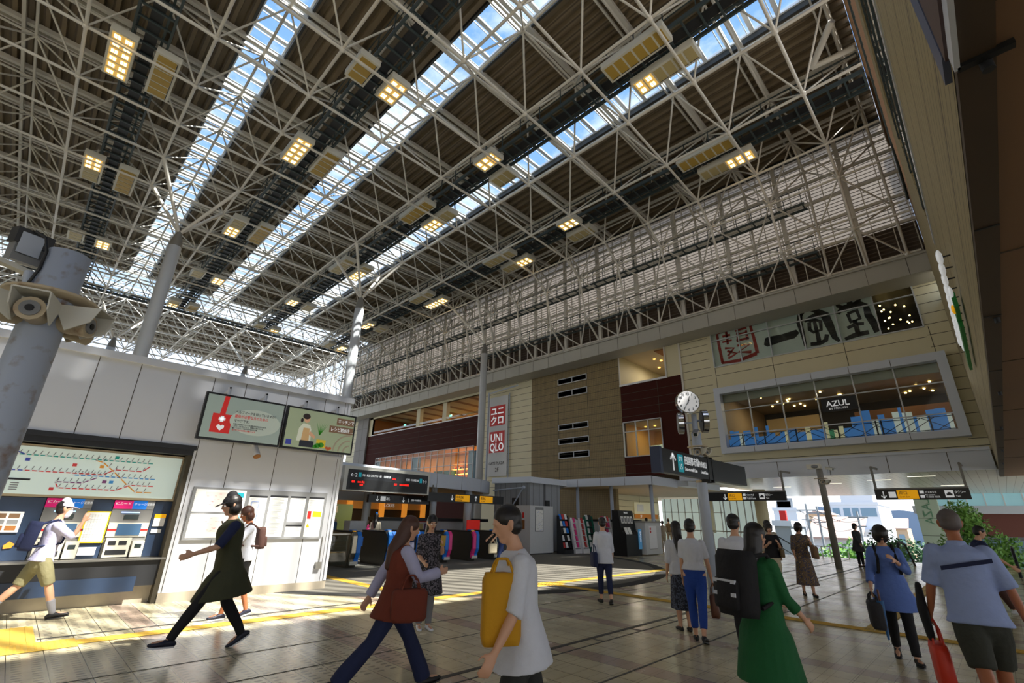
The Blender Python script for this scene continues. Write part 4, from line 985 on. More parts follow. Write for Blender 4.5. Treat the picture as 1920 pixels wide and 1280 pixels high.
g = MB(); g.obox((-.38, 4.33, 3.25), (.16, .05, 0), (-.04, .12, .03), (0, -.04, .2), 'grey'); g.obox((-.38, 4.30, 3.31), (.18, .055, 0), (-.045, .13, .03), (0, -.02, .1), 'near_black'); g.obox((-.37, 4.24, 3.25), (.11, .03, 0), (-.003, .01, 0), (0, -.03, .14), 'pole'); g.build('lamp_head', t)
MB().path([(-.37, 4.2, 3.34), (-.31, 4.16, 3.30), (-.28, 4.13, 3.20), (-.28, 4.14, 3.07), (-.31, 4.18, 2.94)], .009, 'black').build('cable', t)

px, py = 11.8, 5.07
t = thing('clock_pole', 'tall pale pole carrying the round clock, speakers and black line sign', 'pole', (px, py, 0))
MB().lathe((px, py, 0), [(.125, 0), (.12, 2.5), (.115, 3.72), (.07, 3.74), (.065, 4.2)], 'pole', 24).build('shaft', t); pole_fit(t, px, py, 3.37, .115)
MB().lathe((px, py, 0), [(.13, 2.5), (.13, 2.56)], 'plate_rust', 24).lathe((px, py, 0), [(.13, 3.02), (.13, 3.08)], 'plate_rust', 24).build('clamp', t)
def drum(name, lab, cat, c, dirv, r, dep, facem, rimm='chrome'):
    t = thing(name, lab, cat, c); c = Vector(c); d = Vector(dirv).normalized()
    MB().tube(c-d*dep/2, c+d*dep/2, r, rimm, n=36).build('casing', t)
    MB().tube(c+d*dep/2, c+d*(dep/2+.006), r*.93, facem, n=36).build('face', t); return t, c, d
cd = Vector((-.67, -.6, -.0)).normalized()
cc = Vector((px, py, 4.5))+cd*.1+Vector((-.1, .12, 0))
t, c, d = drum('station_clock', 'round white station clock on top of the tall pole', 'clock', cc, cd, .3, .12, 'dial')
rt = Vector((0, 0, 1)).cross(d).normalized(); upv = Vector((0, 0, 1)); fc = c+d*.07
for n_ in range(1, 13):
    a = math.radians(n_*30); p = fc+rt*math.sin(a)*.215+upv*(math.cos(a)*.215-.028)
    text('numeral', str(n_), .082, 'black', t, p, rt, upv, 'CENTER', bold=.002)
g = MB()
for k_ in range(60):
    a = math.radians(k_*6); p = fc+rt*math.sin(a)*.27+upv*math.cos(a)*.27; q = fc+rt*math.sin(a)*.258+upv*math.cos(a)*.258; g.tube(p, q, .003 if k_ % 5 else .006, 'black', n=4)
g.build('minute_mark', t)
def hand(ang, ln, w):
    a = math.radians(ang); v = rt*math.sin(a)+upv*math.cos(a); s_ = v.cross(d)
    MB().prism([fc+d*.006-v*.05-s_*w, fc+d*.006-v*.05+s_*w, fc+d*.006+v*ln+s_*w*.4, fc+d*.006+v*ln-s_*w*.4], d*.004, 'black').build('hand', t)
hand(17, .15, .012); hand(212, .24, .009)
t, c, d = drum('drum_speaker', 'steel rimmed drum speaker facing the shop window side', 'speaker', (px+.32, py-.12, 4.06), (.55, -.8, .0), .3, .13, 'grey', 'chrome'); MB().tube(c-d*.08, c-d*.07, .26, 'near_black', n=24).tube(c-d*.06, Vector((px, py, 4.06)), .025, 'pole').build('mount', t)
t, c, d = drum('drum_speaker', 'steel rimmed drum speaker facing the gates below the clock', 'speaker', (px-.17, py+.3, 3.98), (-.5, .85, .0), .27, .13, 'grey', 'chrome'); MB().tube(c-d*.08, c-d*.07, .23, 'near_black', n=24).tube(c-d*.06, Vector((px, py, 3.98)), .025, 'pole').build('mount', t)
def camera_(c, dv, lab, sc=1):
    t = thing('security_camera', lab, 'camera', c); c = Vector(c); dv = Vector(dv).normalized(); s_ = dv.cross(upv).normalized(); u = s_.cross(dv)
    MB().obox(c, dv*.3*sc, s_*.1*sc, u*.09*sc, 'light_housing').obox(c+u*.055*sc+dv*.03, dv*.36*sc, s_*.13*sc, u*.012, 'grey').build('housing', t)
    MB().obox(c+dv*.152*sc, dv*.004, s_*.085*sc, u*.075*sc, 'dark_glass').build('lens', t); MB().tube(c-dv*.08-u*.04, c-dv*.1-u*.2, .018, 'pole').build('bracket', t)
camera_((px-.22, py-.1, 3.68), (-.8, -.2, -.35), 'boxy security camera below the round clock')
# line sign on the clock pole
t = thing('direction_sign', 'long black hanging sign with the line name and white up arrow', 'sign', (px-.1, py-.15, 2.8))
ys_ = py-.17
MB().box((9.3, ys_-.09, 2.56), (14.15, ys_+.09, 3.06), 'sign_black').build('board', t)
MB().box((9.24, ys_-.11, 2.54), (9.34, ys_+.11, 3.08), mat('sign_edge', (44, 56, 84), .4)).box((11.66, ys_-.1, 2.5), (11.72, ys_+.1, 3.1), 'black').box((11.9, ys_-.1, 2.5), (11.96, ys_+.1, 3.1), 'black').build('edge', t)
yz = ys_-.093
def arrow(t, x, y, z, s, up=True, xd=Vector((1, 0, 0)), upd=None, m='sign_white'):
    g = MB(); uu = (upd or Vector((0, 0, 1)))*(1 if up else -1); xd = Vector(xd); o = Vector((x, y, z)); nn = xd.cross(Vector((0, 0, 1)))*.004 if upd is None else xd.cross(upd)*.004
    def bar(a, b, w):
        p = o+xd*a[0]*s+uu*a[1]*s; q = o+xd*b[0]*s+uu*b[1]*s; d_ = (q-p).normalized(); e_ = d_.cross(nn.normalized())*w*s
        g.prism([p+e_, p-e_, q-e_, q+e_], nn, m)
    bar((0, -.5), (0, .45), .07); bar((0, .5), (-.32, .12), .07); bar((0, .5), (.32, .12), .07); g.build('arrow', t)
arrow(t, 9.85, yz, 2.81, .36)
MB().box((10.07, yz-.004, 2.62), (10.33, yz, 3.0), 'sign_cyan').build('station_badge', t)
text('lettering', 'DT', .13, 'sign_white', t, (10.2, yz-.005, 2.86), align='CENTER', wsc=.9); text('lettering', '15', .17, 'sign_white', t, (10.2, yz-.005, 2.68), align='CENTER', wsc=.9)
text('lettering', '田園都市線', .21, 'sign_white', t, (10.4, yz, 2.82), wsc=.72); text('lettering', '（中央改札）', .15, 'sign_white', t, (11.08, yz, 2.82), wsc=.62); text('lettering', 'Den-en-toshi Line', .12, 'sign_white', t, (10.4, yz, 2.67), wsc=.72); text('lettering', 'Central Gates', .1, 'sign_white', t, (11.22, yz, 2.67), wsc=.68)
# slender pole by the passage
px2, py2 = 23.1, 4.93
t = thing('camera_pole', 'slender grey pole standing by the bright south passage', 'pole', (px2, py2, 0))
MB().lathe((px2, py2, 0), [(.12, 0), (.115, 3.72), (.115, 3.74)], 'pole_dark', 20).build('shaft', t); pole_fit(t, px2, py2, 3.37, .115)
t = thing('floodlight', 'small floodlight on top of the slender passage pole', 'lamp', (px2-.1, py2+.12, 3.75)); MB().box((px2-.2, py2-.1, 3.76), (px2+.1, py2+.4, 3.94), 'light_housing').ball((px2-.2, py2+.1, 3.84), .13, 'grey', 12, (.6, 1, .6)).build('lamp_head', t)
camera_((px2-.05, py2-.38, 3.74), (-.4, -.8, -.2), 'dark security camera on the slender passage pole')
# hanging exit signs
def hang(xs, y0, y1, lab, flip):
    z0, z1 = 2.6, 2.99; t = thing('exit_sign', lab, 'sign', (xs, (y0+y1)/2, z1), group='hanging exit signs over the south passage')
    MB().box((xs, y0, z0), (xs+.14, y1, z1), 'sign_black').build('board', t)
    g = MB(); g.box((xs+.02, y0, z1), (xs+.12, y1, z1+.06), 'pole_dark')
    for y in (y0+.06, y1-.06): g.box((xs+.03, y-.04, z1), (xs+.11, y+.04, 3.92), 'pole_dark'); g.tube((xs+.07, y, 3.9), (26.35, y, 3.95), .05, 'pole_dark', n=10)
    g.build('hanger', t); D_ = (0, -1, 0); xf = xs-.005
    def Y(d): return y1-d
    arrow(t, xf, Y(.28 if not flip else 1.0), 2.79, .26, False, xd=Vector((0, -1, 0)))
    if not flip: MB().box((xf, Y(.68), 2.68), (xf+.004, Y(.45), 2.9), 'sign_white').build('pictogram', t)
    a = .72 if not flip else 1.15
    MB().box((xf, Y(a+.66), 2.63), (xf+.004, Y(a), 2.96), 'sign_yellow').build('exit_panel', t)
    text('lettering', '南口', .14, 'text_dark', t, (xf-.002, Y(a+.06), 2.8), D_); text('lettering', 'South Exit', .09, 'text_dark', t, (xf-.002, Y(a+.06), 2.68), D_, wsc=.85)
    g = MB()
    for z in (2.66, 2.82): g.box((xf, Y(a+.84), z), (xf+.004, Y(a+.71), z+.11), 'sign_white')
    g.box((xf, Y(a+1.7), 2.67), (xf+.004, Y(a+1.45), 2.93), 'sign_white'); g.build('pictogram', t)
    g = MB(); g.box((xf-.004, Y(a+1.66), 2.74), (xf, Y(a+1.49), 2.81), 'sign_black'); g.box((xf-.004, Y(a+1.62), 2.81), (xf, Y(a+1.53), 2.86), 'sign_black'); g.build('taxi_mark', t)
    text('lettering', 'バスのりば', .1, 'sign_white', t, (xf, Y(a+.87), 2.83), D_, wsc=.7); text('lettering', 'Bus terminal', .07, 'sign_white', t, (xf, Y(a+.87), 2.75), D_, wsc=.8); text('lettering', 'バス (羽田空港・成田空港)', .07, 'sign_white', t, (xf, Y(a+.87), 2.67), D_, wsc=.5)
    text('lettering', 'タクシー', .13, 'sign_white', t, (xf, Y(a+1.73), 2.81), D_, wsc=.62); text('lettering', 'Taxi', .08, 'sign_white', t, (xf, Y(a+1.74), 2.69), D_)
hang(24.9, .62, 3.5, 'hanging black exit sign nearer the ribbed wall with a white arrow first', False)
hang(24.9, 6.85, 10.6, 'hanging black exit sign seen behind the clock pole', True)

# ================================================================ gate canopy, board, signs
def arcpts(pts, n=8):
    """Catmull-Rom through 2-D points"""
    out = []
    for i in range(len(pts)-1):
        p0, p1, p2, p3 = pts[max(0, i-1)], pts[i], pts[i+1], pts[min(len(pts)-1, i+2)]
        for k_ in range(n):
            u = k_/n; out.append(tuple(.5*(2*b+(c_-a)*u+(2*a-5*b+4*c_-d_)*u*u+(-a+3*b-3*c_+d_)*u**3) for a, b, c_, d_ in zip(p0, p1, p2, p3)))
    return out+[pts[-1]]
cp = arcpts([(5.6, 17.2), (8.5, 17.4), (12.7, 18.0), (15.3, 18.55), (17.6, 19.4), (19.2, 20.8), (19.8, 22.6)])
g = MB(); n = len(cp); v = []; f = []
for (x, y) in cp: v += [(x, y, 2.82), (x, y, 3.45), (x-.3, y+.5, 3.5), (x-.3, y+.5, 2.86)]
for i in range(n-1):
    for a in range(4): f.append((4*i+a, 4*i+(a+1) % 4, 4*i+4+(a+1) % 4, 4*i+4+a))
g.add(v, f, 'white_fascia')
g.prism([(x-.2, y+.3, 3.44) for x, y in cp]+[(19, 27, 3.44), (5.6, 27, 3.44)], (0, 0, .04), 'white_fascia'); g.prism([(x-.2, y+.3, 2.84) for x, y in cp]+[(19, 27, 2.84), (5.6, 27, 2.84)], (0, 0, .04), 'beige_soffit')
cn = thing('gate_canopy', 'white curved canopy over the ticket gates', 'canopy', (12, 19, 2.8)); g.build('roof_slab', cn)
g = MB()
for i in range(0, n, 6): x, y = cp[i]; g.tube((x, y-.004, 2.82), (x, y-.004, 3.45), .008, 'joint', n=4)
g.build('panel_joint', cn)
MB().box((5.6, 21.5, 2.2), (12, 21.7, 2.6), 'white_fascia').build('beam', cn)
for x, y, r in ((10.7, 19.3, .14), (14.0, 19.0, .15), (16.3, 19.2, .2), (8.6, 20.4, .1), (12.6, 22.5, .12), (18.6, 21.6, .16)): MB().lathe((x, y, 0), [(r, 0), (r, 2.85)], 'steel_white', 20).build('post', cn)
t = thing('departure_board', 'wide dark departure board with red lettering over the gates', 'sign', (10.4, 17.2, 2.5))
by = 17.15
MB().box((8.45, by, 2.42), (12.35, by+.3, 3.32), 'light_housing').build('casing', t); MB().box((8.6, by-.02, 2.46), (12.25, by, 3.2), mat('board_dark', (34, 36, 40), .4)).build('board', t)
MB().box((8.72, by-.03, 2.5), (12.15, by-.02, 2.84), 'black').build('screen', t)
text('lettering', '←2', .2, 'sign_white', t, (8.68, by-.025, 2.93)); MB().box((9.02, by-.025, 2.93), (9.14, by-.02, 3.1), 'sign_cyan').box((11.82, by-.025, 2.88), (11.94, by-.02, 3.05), 'sign_cyan').build('line_badge', t)
text('lettering', '渋谷・押上〈スカイツリー前〉・南栗橋方面', .1, 'sign_white', t, (9.18, by-.025, 2.97), wsc=.62); text('lettering', '長津田・中央林間方面', .1, 'sign_white', t, (11.15, by-.025, 2.93), wsc=.62); text('lettering', '1→', .2, 'sign_white', t, (11.97, by-.025, 2.88), wsc=.8)
text('lettering', '12:36', .09, 'red_led', t, (10.5, by-.034, 2.92), wsc=.8)
for x, z, s_ in ((8.76, 2.72, '急行'), (9.0, 2.72, '12:41 押上'), (10.6, 2.72, '急行'), (10.85, 2.72, '12:38 中央林間'), (9.1, 2.62, '13:01')): text('lettering', s_, .085, 'red_led', t, (x, by-.035, z), wsc=.8)
def lowsign(x0, x1, y, z0, z1, lab):
    t = thing('gate_sign', lab, 'sign', ((x0+x1)/2, y, z0), group='black signs under the gate canopy'); MB().box((x0, y, z0), (x1, y+.15, z1), 'sign_black').build('board', t); MB().tube((x0+.3, y+.07, z1), (x0+.3, y+.07, 2.9), .03, 'pole_dark').tube((x1-.3, y+.07, z1), (x1-.3, y+.07, 2.9), .03, 'pole_dark').build('hanger', t); return t
t = lowsign(10.5, 13.6, 18.8, 2.08, 2.4, 'black gate sign with toilet symbol and platform one arrow'); arrow(t, 10.9, 18.79, 2.24, .2, False); arrow(t, 12.2, 18.79, 2.24, .2, False)
MB().box((11.05, 18.785, 2.15), (11.3, 18.79, 2.34), 'sign_white').build('pictogram', t); text('lettering', '改札', .13, 'sign_white', t, (11.33, 18.79, 2.2), wsc=.7); text('lettering', '1', .22, 'sign_white', t, (12.42, 18.79, 2.15)); text('lettering', '長津田・中央林間方面', .09, 'sign_white', t, (12.6, 18.79, 2.2), wsc=.6)
t = lowsign(12.75, 17.4, 17.75, 2.2, 2.58, 'black gate sign with two yellow gate name panels'); arrow(t, 14.1, 17.74, 2.4, .22, False); arrow(t, 15.55, 17.74, 2.4, .22, True)
for x, s_ in ((14.3, '中央西札'), (15.8, '東改札')): MB().box((x, 17.735, 2.25), (x+.85, 17.74, 2.54), 'sign_yellow').build('name_panel', t); text('lettering', s_.replace('中央西札', '中央改札'), .14, 'text_dark', t, (x+.05, 17.73, 2.38), wsc=.8); text('lettering', 'Central Gates' if x < 15 else 'East Gates', .08, 'text_dark', t, (x+.05, 17.73, 2.29), wsc=.8)
# inner concourse behind the gates
m_ = MB(); m_.box((5.6, 26.8, 0), (19.5, 27, 2.84), 'dark_interior'); m_.box((5.6, 13.4, 0), (5.7, 27, 2.84), 'kiosk'); struct('wall_concourse', m_)
t = thing('lit_shopfront', 'amber lit shop front deep behind the ticket gates', 'shop front', (12, 26, 0))
g = MB(); g.box((6.2, 26.6, 1.9), (19, 26.75, 2.5), 'warm_wall'); g.build('fascia', t); g = MB()
for x in (6.6, 8.5, 13.5, 15.6, 17.2, 18.6): g.box((x, 26.4, 1.0), (x+.28, 26.6, 2.6), mat('amber_lamp', (220, 140, 50), .5, emit=.5))
g.build('lamp_panel', t); MB().box((9.2, 25.6, 0), (13.4, 25.7, 2.1), mat('green_glass', (120, 140, 96), .3, emit=.1)).build('glass_screen', t)
text('lettering', 'LOUIS', .26, 'sign_white', t, (15.8, 26.35, 2.05))
g = MB(); 
for x in (10.0, 11.6): g.box((x, 25.55, 1.65), (x+.9, 25.58, 2.0), 'paper')
g.build('notice', t)
# ticket gates
def gate(x, col, lab, metal_=False):
    y0, y1 = 14.9, 16.7; t = thing('ticket_gate', lab, 'ticket gate', (x, y0, 0), group='automatic ticket gates')
    bm_ = 'gate_metal' if metal_ else 'gate_body'; w = .16
    pf = [(y0+.18, 0), (y1-.18, 0), (y1-.1, .2), (y1, .55), (y1-.03, .98), (y1-.15, 1.05), (y0+.15, 1.05), (y0+.04, .98), (y0, .6), (y0+.1, .2)]
    MB().prism([(x-w, y, z) for y, z in pf], (2*w, 0, 0), bm_).build('body', t)
    MB().box((x-w-.02, y0+.1, 1.04), (x+w+.02, y1-.1, 1.08), 'near_black').build('top', t)
    c_ = col if isinstance(col, str) else col[0]; c2_ = c_ if isinstance(col, str) else col[1]
    for sx_, cc_ in ((-1, c_), (1, c2_)):
        a = x+sx_*w*.5-.07; band = [(y0-.03, .12), (y0+.06, .14), (y0+.07, .3), (y0-.03, .5), (y0-.03, .85), (y0+.06, 1.0), (y0-.01, 1.07), (y0-.1, .95), (y0-.1, .45), (y0-.0, .25)]
        MB().prism([(a, y, z) for y, z in band], (.14, 0, 0), cc_).build('coloured_band', t)
    MB().box((x-w+.03, y0-.04, .1), (x+w-.03, y0+.02, .2), 'light_housing').build('foot_panel', t)
    MB().box((x-.06, y0+.15, 1.08), (x+.06, y0+.4, 1.12), 'blue').box((x-.08, y0+.02, .98), (x-.02, y0+.15, 1.1), 'sign_yellow').build('card_reader', t)
    for sy_ in (y0+.3, y1-.5): MB().box((x+w, sy_, .62), (x+w+.26, sy_+.05, .9), 'blue' if c2_ != 'pink' else mat('maroon', (120, 26, 50), .4)).build('flap', t)
gate(8.05, ('gate_metal', 'blue'), 'steel ticket gate with blue band nearest the kiosk', True)
gate(9.35, 'blue', 'dark ticket gate second from the kiosk behind the walking woman')
gate(10.5, 'blue', 'dark ticket gate hidden behind the woman in rust brown')
gate(11.75, ('blue', 'pink'), 'dark ticket gate with blue and pink bands in the middle of the row')
gate(13.1, ('pink', 'blue'), 'dark ticket gate with pink and blue bands beside the pale shirted man')
gate(14.3, ('gate_metal', 'gate_metal'), 'ticket gate at the booth end of the row with a no entry mark')
t = thing('gate_rail', 'low glass and steel rail joining the kiosk and the first gate', 'rail', (7, 15, 0)); MB().box((5.6, 15, .98), (7.9, 15.04, 1.02), 'metal').box((5.6, 15.01, .1), (7.85, 15.03, .95), 'glass').build('rail', t)
t = thing('gate_counter', 'grey staffed counter with posters behind the ticket gates', 'counter', (14, 20, 0))
MB().box((11.8, 20, 0), (17.5, 20.6, 1.35), 'box_white').build('body', t); MB().box((11.6, 19.9, 1.35), (18.4, 20.8, 1.5), 'near_black').build('top', t)
MB().box((12.9, 19.97, .85), (13.5, 19.99, 1.25), mat('poster_blue', (120, 190, 220), .5)).box((13.6, 19.97, .7), (14.2, 19.99, 1.25), mat('poster_cream', (200, 180, 120), .5)).box((14.3, 19.97, .7), (15.0, 19.99, 1.25), mat('poster_purple', (90, 50, 100), .5)).box((13.7, 19.96, 1.3), (14.9, 19.98, 1.48), 'red').build('poster', t)
t = thing('standing_notice', 'bright red upright notice board beside the last ticket gate', 'sign', (15.6, 18, 0)); MB().box((15.3, 18.0, .75), (16.1, 18.05, 1.45), mat('bright_red', (226, 36, 24), .5, emit=.15)).build('board', t); MB().box((15.35, 18.0, 0), (15.4, 18.05, .75), 'red').box((16.0, 18.0, 0), (16.05, 18.05, .75), 'red').box((15.3, 17.98, .68), (16.1, 18.0, .76), 'paper').build('stand', t)
t = thing('grey_cabinet', 'pale grey cabinet behind the second ticket gate', 'cabinet', (10, 18.6, 0)); MB().box((9.6, 18.4, 0), (10.3, 18.9, 1.35), 'box_white').build('body', t)

# ribbed booth, map box, canopy, racks
t = thing('lift_booth', 'grey ribbed lift booth beside the gate canopy', 'booth', (19.2, 17.6, 0))
MB().prism([(19, 17.4, 0), (21, 17.0, 0), (23.5, 19.5, 0), (23.5, 20.1, 0), (19, 20.1, 0)], (0, 0, 3.4), 'booth_rib').build('body', t)
MB().prism([(18.85, 17.2, 3.35), (21.3, 16.75, 3.3), (23.9, 19.4, 3.3), (23.9, 20.2, 3.4), (18.85, 20.2, 3.4)], (0, 0, .3), 'white_fascia').build('cap', t)
MB().box((18.98, 18.2, 1.2), (19.0, 18.7, 2.6), 'near_black').box((20.0, 17.14, 1.9), (20.3, 17.2, 2.5), 'near_black').build('window', t)
MB().tube((18.8, 17.7, 3.1), (18.8, 20, 3.0), .04, 'pole').tube((18.8, 17.7, 3.1), (18.75, 18.6, 2.0), .035, 'pole').ball((18.8, 17.65, 3.12), .09, 'pole', 10).build('strut_arm', t)
t = thing('map_cabinet', 'white cabinet with a framed street map on its side', 'cabinet', (18.3, 16.4, 0))
MB().box((17.5, 16.0, .05), (19.2, 16.95, 2.17), 'box_white').box((17.55, 16.05, 0), (19.15, 16.9, .05), 'near_black').build('body', t)
MB().box((17.85, 15.98, 1.0), (18.45, 16.0, 2.1), 'grey').build('map_frame', t); g = MB(); g.box((17.89, 15.97, 1.04), (18.41, 15.985, 1.98), 'paper')
for q in range(40): x, z = 17.9+rnd.random()*.46, 1.06+rnd.random()*.88; g.box((x, 15.965, z), (x+.05, 15.97, z+.01), 'grey' if q % 3 else 'blue')
g.build('map', t); MB().box((17.48, 16.35, 1.1), (17.5, 16.65, 1.5), mat('poster_brown', (130, 86, 44), .5)).box((17.48, 16.4, 1.6), (17.5, 16.5, 1.85), 'red').build('poster', t)
t = thing('shop_canopy', 'pale blue canopy on posts along the foot of the tan wall', 'canopy', (24, 13, 3.4))
MB().prism([(24, 13.1, 3.45), (24, 21, 3.5), (27, 21, 3.5), (27, 13.1, 3.45)], (0, 0, .06), 'beige_soffit').build('soffit', t)
g = MB(); g.box((23.95, 13.05, 3.44), (24.05, 21, 3.87), 'white_fascia'); g.box((24, 13.05, 3.44), (27, 13.15, 3.87), 'white_fascia'); g.box((24, 13.1, 3.85), (27, 21, 3.9), 'white_fascia')
g.prism([(27, 12.4, 3.5), (31, 12.2, 3.45), (31, 12.3, 3.45), (27, 13.1, 3.5)], (0, 0, .35), 'white_fascia')
for y in (14.7, 16.3, 18.0, 19.6): g.box((23.944, y-.01, 3.44), (23.95, y+.01, 3.87), 'joint')
g.build('fascia', t)
for x, y in ((24.4, 13.35), (24.4, 15.9), (24.4, 18.35), (29.5, 12.6)): MB().lathe((x, y, 0), [(.1, 0), (.1, 3.45)], 'pole', 16).build('post', t)
t = thing('low_partition', 'low white partition with dark cap under the canopy', 'partition', (24, 16, 0)); MB().box((24.1, 14.0, 0), (24.25, 19, 1.5), 'box_white').box((24.05, 14.0, 1.5), (24.3, 19, 1.62), 'near_black').build('panel', t)
t = thing('hydrant_cabinet', 'white hydrant cabinet with red dots beside the black magazine stand', 'cabinet', (23, 13, 0))
MB().box((22.4, 12.75, .05), (24.0, 13.4, 1.5), 'box_white').box((22.35, 12.7, 1.5), (24.05, 13.45, 1.58), 'concrete').build('body', t)
MB().box((22.75, 12.74, .3), (23.5, 12.755, 1.35), 'white').box((22.76, 12.73, .28), (23.5, 12.74, .3), 'grey').build('door', t); g = MB(); g.tube((22.9, 12.735, 1.22), (22.9, 12.745, 1.22), .06, 'red', n=14).tube((22.9, 12.735, 1.08), (22.9, 12.745, 1.08), .06, 'red', n=14); g.build('warning_light', t)
def rack(x, y, w, h, m, lab, cat='magazine rack', covers=('magazine', 'paper', 'white', 'blue', 'near_black'), open_=False, n_=5, dp=.45):
    t = thing('magazine_rack', lab, cat, (x, y, 0), group='magazine racks along the map cabinet')
    g = MB()
    for a in (x, x+w-.03): g.prism([(a, y, 0), (a, y+dp, 0), (a, y+dp, h), (a, y+dp*.7, h)], (.03, 0, 0), m)
    g.box((x, y+dp-.02, 0), (x+w, y+dp, h), m); g.box((x, y, 0), (x+w, y+.02, .2), m); g.build('frame', t)
    k_ = 0
    for i in range(n_):
        z = .3+(h-.45)*i/(n_-1); yy2 = y+dp*.7*(z/h)-.0
        sh = MB().box((x+.03, yy2+.02, z-.04), (x+w-.03, yy2+.16, z-.02), m).build('shelf', t)
        mag = MB(); nx = max(2, int(w/.22))
        for j_ in range(nx):
            a = x+.05+(w-.1)*j_/nx; mag.obox((a+(w-.1)/nx*.45, yy2+.07, z+.1), ((w-.1)/nx*.8, 0, 0), (0, .015, 0), (0, .07, .24), covers[(k_*7+i) % len(covers)]); k_ += 1
        mag.build('leaflets', sh)
rack(19.3, 15.4, .75, 1.75, 'near_black', 'black magazine rack of red leaflets against the map cabinet')
rack(20.15, 15.35, .5, 1.6, 'white', 'first white wire leaflet rack beside the black rack', covers=('paper', 'pink', 'white'))
rack(20.75, 15.3, .5, 1.58, 'white', 'second white wire leaflet rack beside the green rack', covers=('paper', 'magazine', 'grey'))
rack(21.35, 15.3, .65, 1.75, 'green', 'green leaflet rack with curved side', covers=('paper', 'near_black', 'green'))
rack(22.3, 15.0, .9, 1.7, 'white', 'white leaflet rack behind the woman in the pale top', covers=('pink', 'paper', 'magazine'))
t = thing('magazine_stand', 'tall black magazine stand with four white cover pictures', 'magazine rack', (21.7, 13.0, 0))
MB().prism([(20.95, 12.95, 0), (20.95, 13.7, 0), (20.95, 13.7, 2.05), (20.95, 13.35, 2.05), (20.95, 13.2, 1.1), (20.95, 12.95, .95)], (1.35, 0, 0), 'black').build('body', t)
for q in range(4): MB().obox((21.18+q*.28, 13.27, 1.62), (.2, 0, 0), (0, .02, -.004), (0, .05, .32), 'paper').obox((21.18+q*.28, 13.255, 1.6), (.13, 0, 0), (0, .01, 0), (0, .035, .2), 'grey').build('cover_picture', t)
for q in range(2): MB().obox((21.15+q*.3, 13.05, 1.12), (.24, 0, 0), (0, .02, -.01), (0, .12, .3), 'paper').build('leaflets', t)
MB().box((22.0, 12.9, .3), (22.28, 12.93, 1.2), mat('pale_blue', (90, 160, 210), .5, emit=.1)).build('side_banner', t)
text('lettering', 'SALUS', .13, 'sign_white', t, (21.62, 13.33, 1.9), align='CENTER'); text('lettering', 'SALUS', .17, 'sign_white', t, (22.1, 12.89, 1.1), (0, 0, -1), (1, 0, 0))
# banner, pipes beside the third column
t = thing('shop_banner', 'tall white shop banner with red squares beside the roof column', 'banner', (26.9, 28, 4.7))
bx = F-.12
MB().box((bx, 27.15, 4.7), (bx+.03, 29.5, 11.27), mat('banner', (206, 208, 208), .6)).build('cloth', t)
g = MB(); g.box((bx-.008, 27.45, 8.8), (bx, 29.3, 10.5), 'red'); g.box((bx-.008, 27.47, 6.58), (bx, 29.3, 8.32), 'red'); g.build('red_square', t)
text('lettering', 'ユニ', .78, 'sign_white', t, (bx-.01, 29.22, 9.75), (0, -1, 0), bold=.02, wsc=1.05); text('lettering', 'クロ', .78, 'sign_white', t, (bx-.01, 29.22, 8.97), (0, -1, 0), bold=.02, wsc=1.05)
text('lettering', 'UNI', .9, 'sign_white', t, (bx-.01, 29.15, 7.5), (0, -1, 0), bold=.02, wsc=.92); text('lettering', 'QLO', .9, 'sign_white', t, (bx-.01, 29.2, 6.72), (0, -1, 0), bold=.02, wsc=.86)
text('lettering', 'GATE PLAZA', .34, 'text_dark', t, (bx-.01, 29.25, 5.6), (0, -1, 0), wsc=.92); text('lettering', '2F', .46, 'text_dark', t, (bx-.01, 28.5, 5.05), (0, -1, 0))
t = thing('banner_frame', 'grey pipe frame holding the tall shop banner', 'frame', (26.3, 28, 4))
MB().tube((26.3, 28.9, 3.4), (26.3, 28.9, 11.6), .08, 'pole').tube((26.3, 28.9, 11.5), (26.4, 25.6, 11.7), .06, 'pole').tube((26.9, 27.0, 4.4), (26.9, 27.0, 11.4), .04, 'pole').tube((26.3, 29.5, 3.4), (26.3, 29.5, 11.4), .05, 'pole').build('pipe', t)
# ================================================================ the town beyond the south passage (ground 6 m lower)
m_ = MB(); m_.box((-60, -120, -6.3), (330, 200, -6), 'asphalt'); struct('ground', m_)
def rd(px_, py_, X):
    """point on the vertical plane x = X seen through a photo pixel (used only to lay out real buildings at their own distance)"""
    c = Vector(((px_-960)/873.16, -(py_-640)/873.16, -1)); d = RC.transposed() @ c; return EYE+d*(X/d.x)
def house(name, lab, X, px0, px1, ptop, dp, m, wins=(), roof=None, z0=-6, cat='building'):
    a = rd(px0, ptop, X); b = rd(px1, ptop, X); y0, y1 = min(a.y, b.y), max(a.y, b.y); zt = (a.z+b.z)/2
    t = thing(name, lab, cat, (X, (y0+y1)/2, z0)); MB().box((X, y0, z0), (X+dp, y1, zt), m).build('walls', t)
    for (u0, u1, w0, w1) in wins:
        ww = MB().box((X-.06, y1-(y1-y0)*u1, z0+(zt-z0)*w0), (X+.02, y1-(y1-y0)*u0, z0+(zt-z0)*w1), 'town_glass').build('window', t)
    if roof == 'gable':
        MB().prism([(X-.4, y0-.4, zt), (X-.4, y1+.4, zt), (X-.4, (y0+y1)/2, zt+(y1-y0)*.28)], (dp+.8, 0, 0), 'town_roof').build('roof', t)
    elif roof == 'slope':
        MB().prism([(X-.6, y0-.4, zt-.2), (X-.6, y1+.4, zt-.2), (X+dp*.5, y1+.4, zt+2.2), (X+dp*.5, y0-.4, zt+2.2)], (0, 0, .25), 'town_roof').build('roof', t)
    else: MB().box((X-.15, y0-.15, zt), (X+dp+.15, y1+.15, zt+.5), 'town_white').build('parapet', t)
    return t, y0, y1, zt
